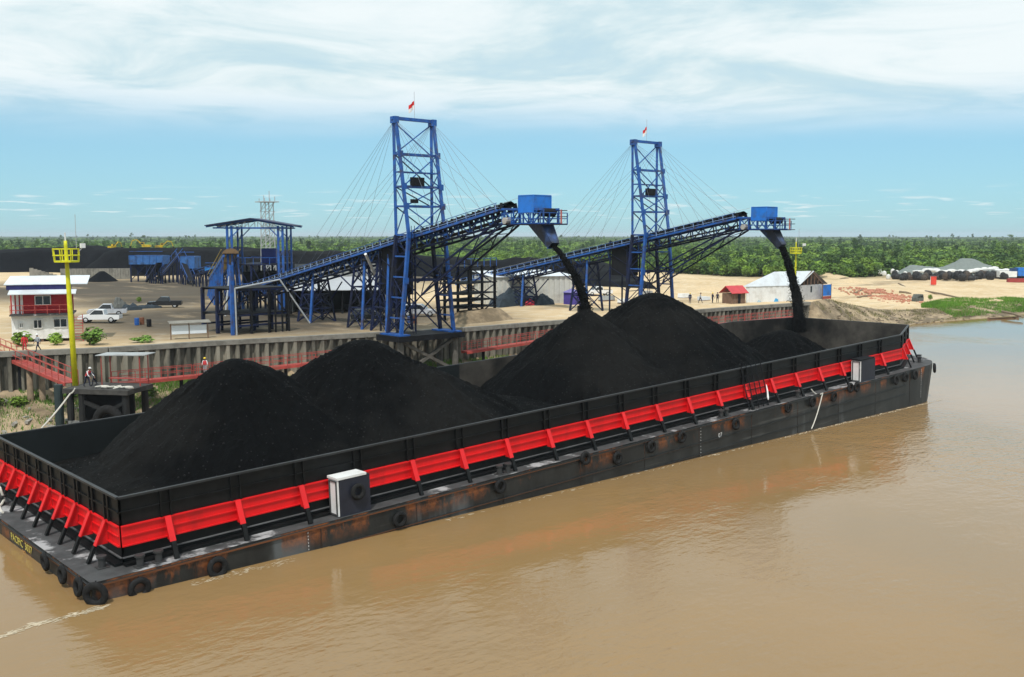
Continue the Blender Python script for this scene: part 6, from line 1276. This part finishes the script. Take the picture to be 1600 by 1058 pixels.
fo = link('forest', fm_); tag(fo, 'dense green swamp forest stretching to the horizon', 'forest', kind='stuff')
ng = bpy.data.node_groups.new('scatter', 'GeometryNodeTree'); ng.interface.new_socket('Geometry', in_out='INPUT', socket_type='NodeSocketGeometry'); ng.interface.new_socket('Geometry', in_out='OUTPUT', socket_type='NodeSocketGeometry')
gi = ng.nodes.new('NodeGroupInput'); go = ng.nodes.new('NodeGroupOutput'); ip = ng.nodes.new('GeometryNodeInstanceOnPoints'); ci = ng.nodes.new('GeometryNodeCollectionInfo')
ci.inputs['Collection'].default_value = protos; ci.inputs['Separate Children'].default_value = True; ci.inputs['Reset Children'].default_value = True
ip.inputs['Pick Instance'].default_value = True; na = ng.nodes.new('GeometryNodeInputNamedAttribute'); na.data_type = 'FLOAT_VECTOR'; na.inputs[0].default_value = 'scl'; nb = ng.nodes.new('GeometryNodeInputNamedAttribute'); nb.data_type = 'INT'; nb.inputs[0].default_value = 'pick'
rv = ng.nodes.new('FunctionNodeRandomValue'); rv.data_type = 'FLOAT_VECTOR'; rv.inputs[0].default_value = (0, 0, 0); rv.inputs[1].default_value = (0, 0, 6.28)
ng.links.new(gi.outputs[0], ip.inputs['Points']); ng.links.new(ci.outputs[0], ip.inputs['Instance']); ng.links.new(nb.outputs[0], ip.inputs['Instance Index']); ng.links.new(na.outputs[0], ip.inputs['Scale']); ng.links.new(rv.outputs[0], ip.inputs['Rotation']); ng.links.new(ip.outputs[0], go.inputs[0])
fo.modifiers.new('scatter', 'NODES').node_group = ng
# grass
def grass(name, label, pts_fn, n_, hgt, m):
    vs = []; fs = []
    for _ in range(n_):
        p = pts_fn()
        if p is None: continue
        a = random.random() * 6.28; w_ = random.uniform(.03, .08) * hgt / .5; h = hgt * random.uniform(.5, 1.3); l = V((random.gauss(0, .3), random.gauss(0, .3), 1)) * h; s = V((math.cos(a), math.sin(a), 0)) * w_; b = len(vs)
        vs += [tuple(p - s), tuple(p + s), tuple(p + l * .6 + s * .6), tuple(p + l), ]; fs += [(b, b + 1, b + 2, b + 3)]
    me = bpy.data.meshes.new(name); me.from_pydata(vs, [], fs); o = link(name, me, m); tag(o, label, 'grass', kind='stuff')
GR = mat('river_grass', (.10, .22, .022), .75, var=.4, scale=.35, spec=.2); GR2 = mat('bank_grass', (.095, .185, .028), .75, var=.45, scale=.5, spec=.2)
def right_patch():
    u = random.uniform(1440, 1640); c = 478 - (u - 1440) * .012; half = 2 + 9.5 * min(1, (u - 1436) / 70) * (1 if u < 1570 else max(.35, 1 - (u - 1570) / 60)); v = c + random.uniform(-1, 1) * half + 2 * math.sin(u * .05)
    p = PL(u, v) if v < 490 else None
    if p is None: return None
    # keep to the bank surface when the point lies beyond its edge
    e = edgeY(p.x)
    if p.y < e: f = min(1, (e - p.y) / 9); p.z = (landZ(p.x, e)) * (1 - f) ** 1.15
    return p if p.z > .35 and fbm(p.x * .12, p.y * .2, 5) > -.32 else None
grass('shore_grass', 'bright green grass patch on the right shore beside the water', right_patch, 26000, .5, GR)
def dry_patch():
    x = random.uniform(134, 215); e = edgeY(x); f = random.uniform(.02, .95); y = e - f * 9
    if fbm(x * .13, y * .35, 21) < .02: return None
    return V((x, y, (landZ(x, e)) * (1 - f) ** 1.15 + .02))
grass('dry_bank_grass', 'straw and olive tufts on the low bank beyond the barge bow', dry_patch, 9000, .38, mat('dry_grass', (.16, .15, .055), .8, var=.5, scale=.4))
dr = MB()
for _ in range(240):
    x = random.uniform(134, 216); e = edgeY(x); f = random.uniform(.1, 1.0); c = V((x, e - f * 9, (landZ(x, e)) * max(0, 1 - f) ** 1.15 + .06)); a = random.gauss(.1, .5); l = random.uniform(.3, 1.6); dr.box(c, (l, random.uniform(.06, .2), random.uniform(.05, .2)), Matrix.Rotation(a, 3, 'Z'))
o = link('bank_debris', dr.mesh('bank_debris'), mat('bank_driftwood', (.15, .115, .08), .9, var=.5)); tag(o, 'driftwood scraps and roots along the shore beyond the bow', 'debris', kind='stuff')
def bank_patch():
    x = random.choice([random.uniform(2, 34), random.uniform(2, 34), random.uniform(56, 82), random.uniform(96, 132), random.uniform(34, 56)]); t_ = abs(random.gauss(0, 4.2)) + .4; y = wallY(x) - t_
    if t_ > 11 or fbm(x * .2, y * .25, 9) < -.12: return None
    return V((x, y, 3.45 * max(0, 1 - t_ / 13) ** 1.15))
grass('bank_grass', 'rough green grass on the bank below the sheet piles', bank_patch, 30000, .42, GR2)
# ------------------------------------------------------------------ air
hz = bpy.data.materials.new('river_haze'); hz.use_nodes = True; t_ = hz.node_tree; t_.nodes.clear(); pv_ = t_.nodes.new('ShaderNodeVolumePrincipled'); mo = t_.nodes.new('ShaderNodeOutputMaterial')
pv_.inputs['Color'].default_value = (.80, .90, 1.0, 1); pv_.inputs['Density'].default_value = .00010; t_.links.new(pv_.outputs[0], mo.inputs['Volume'])
m_ = MB(); m_.bb((-9500, -9500, -12), (14500, 16000, 48)); o = link('haze', m_.mesh('haze'), hz); tag(o, 'thin pale haze over river and forest', 'haze', kind='stuff')
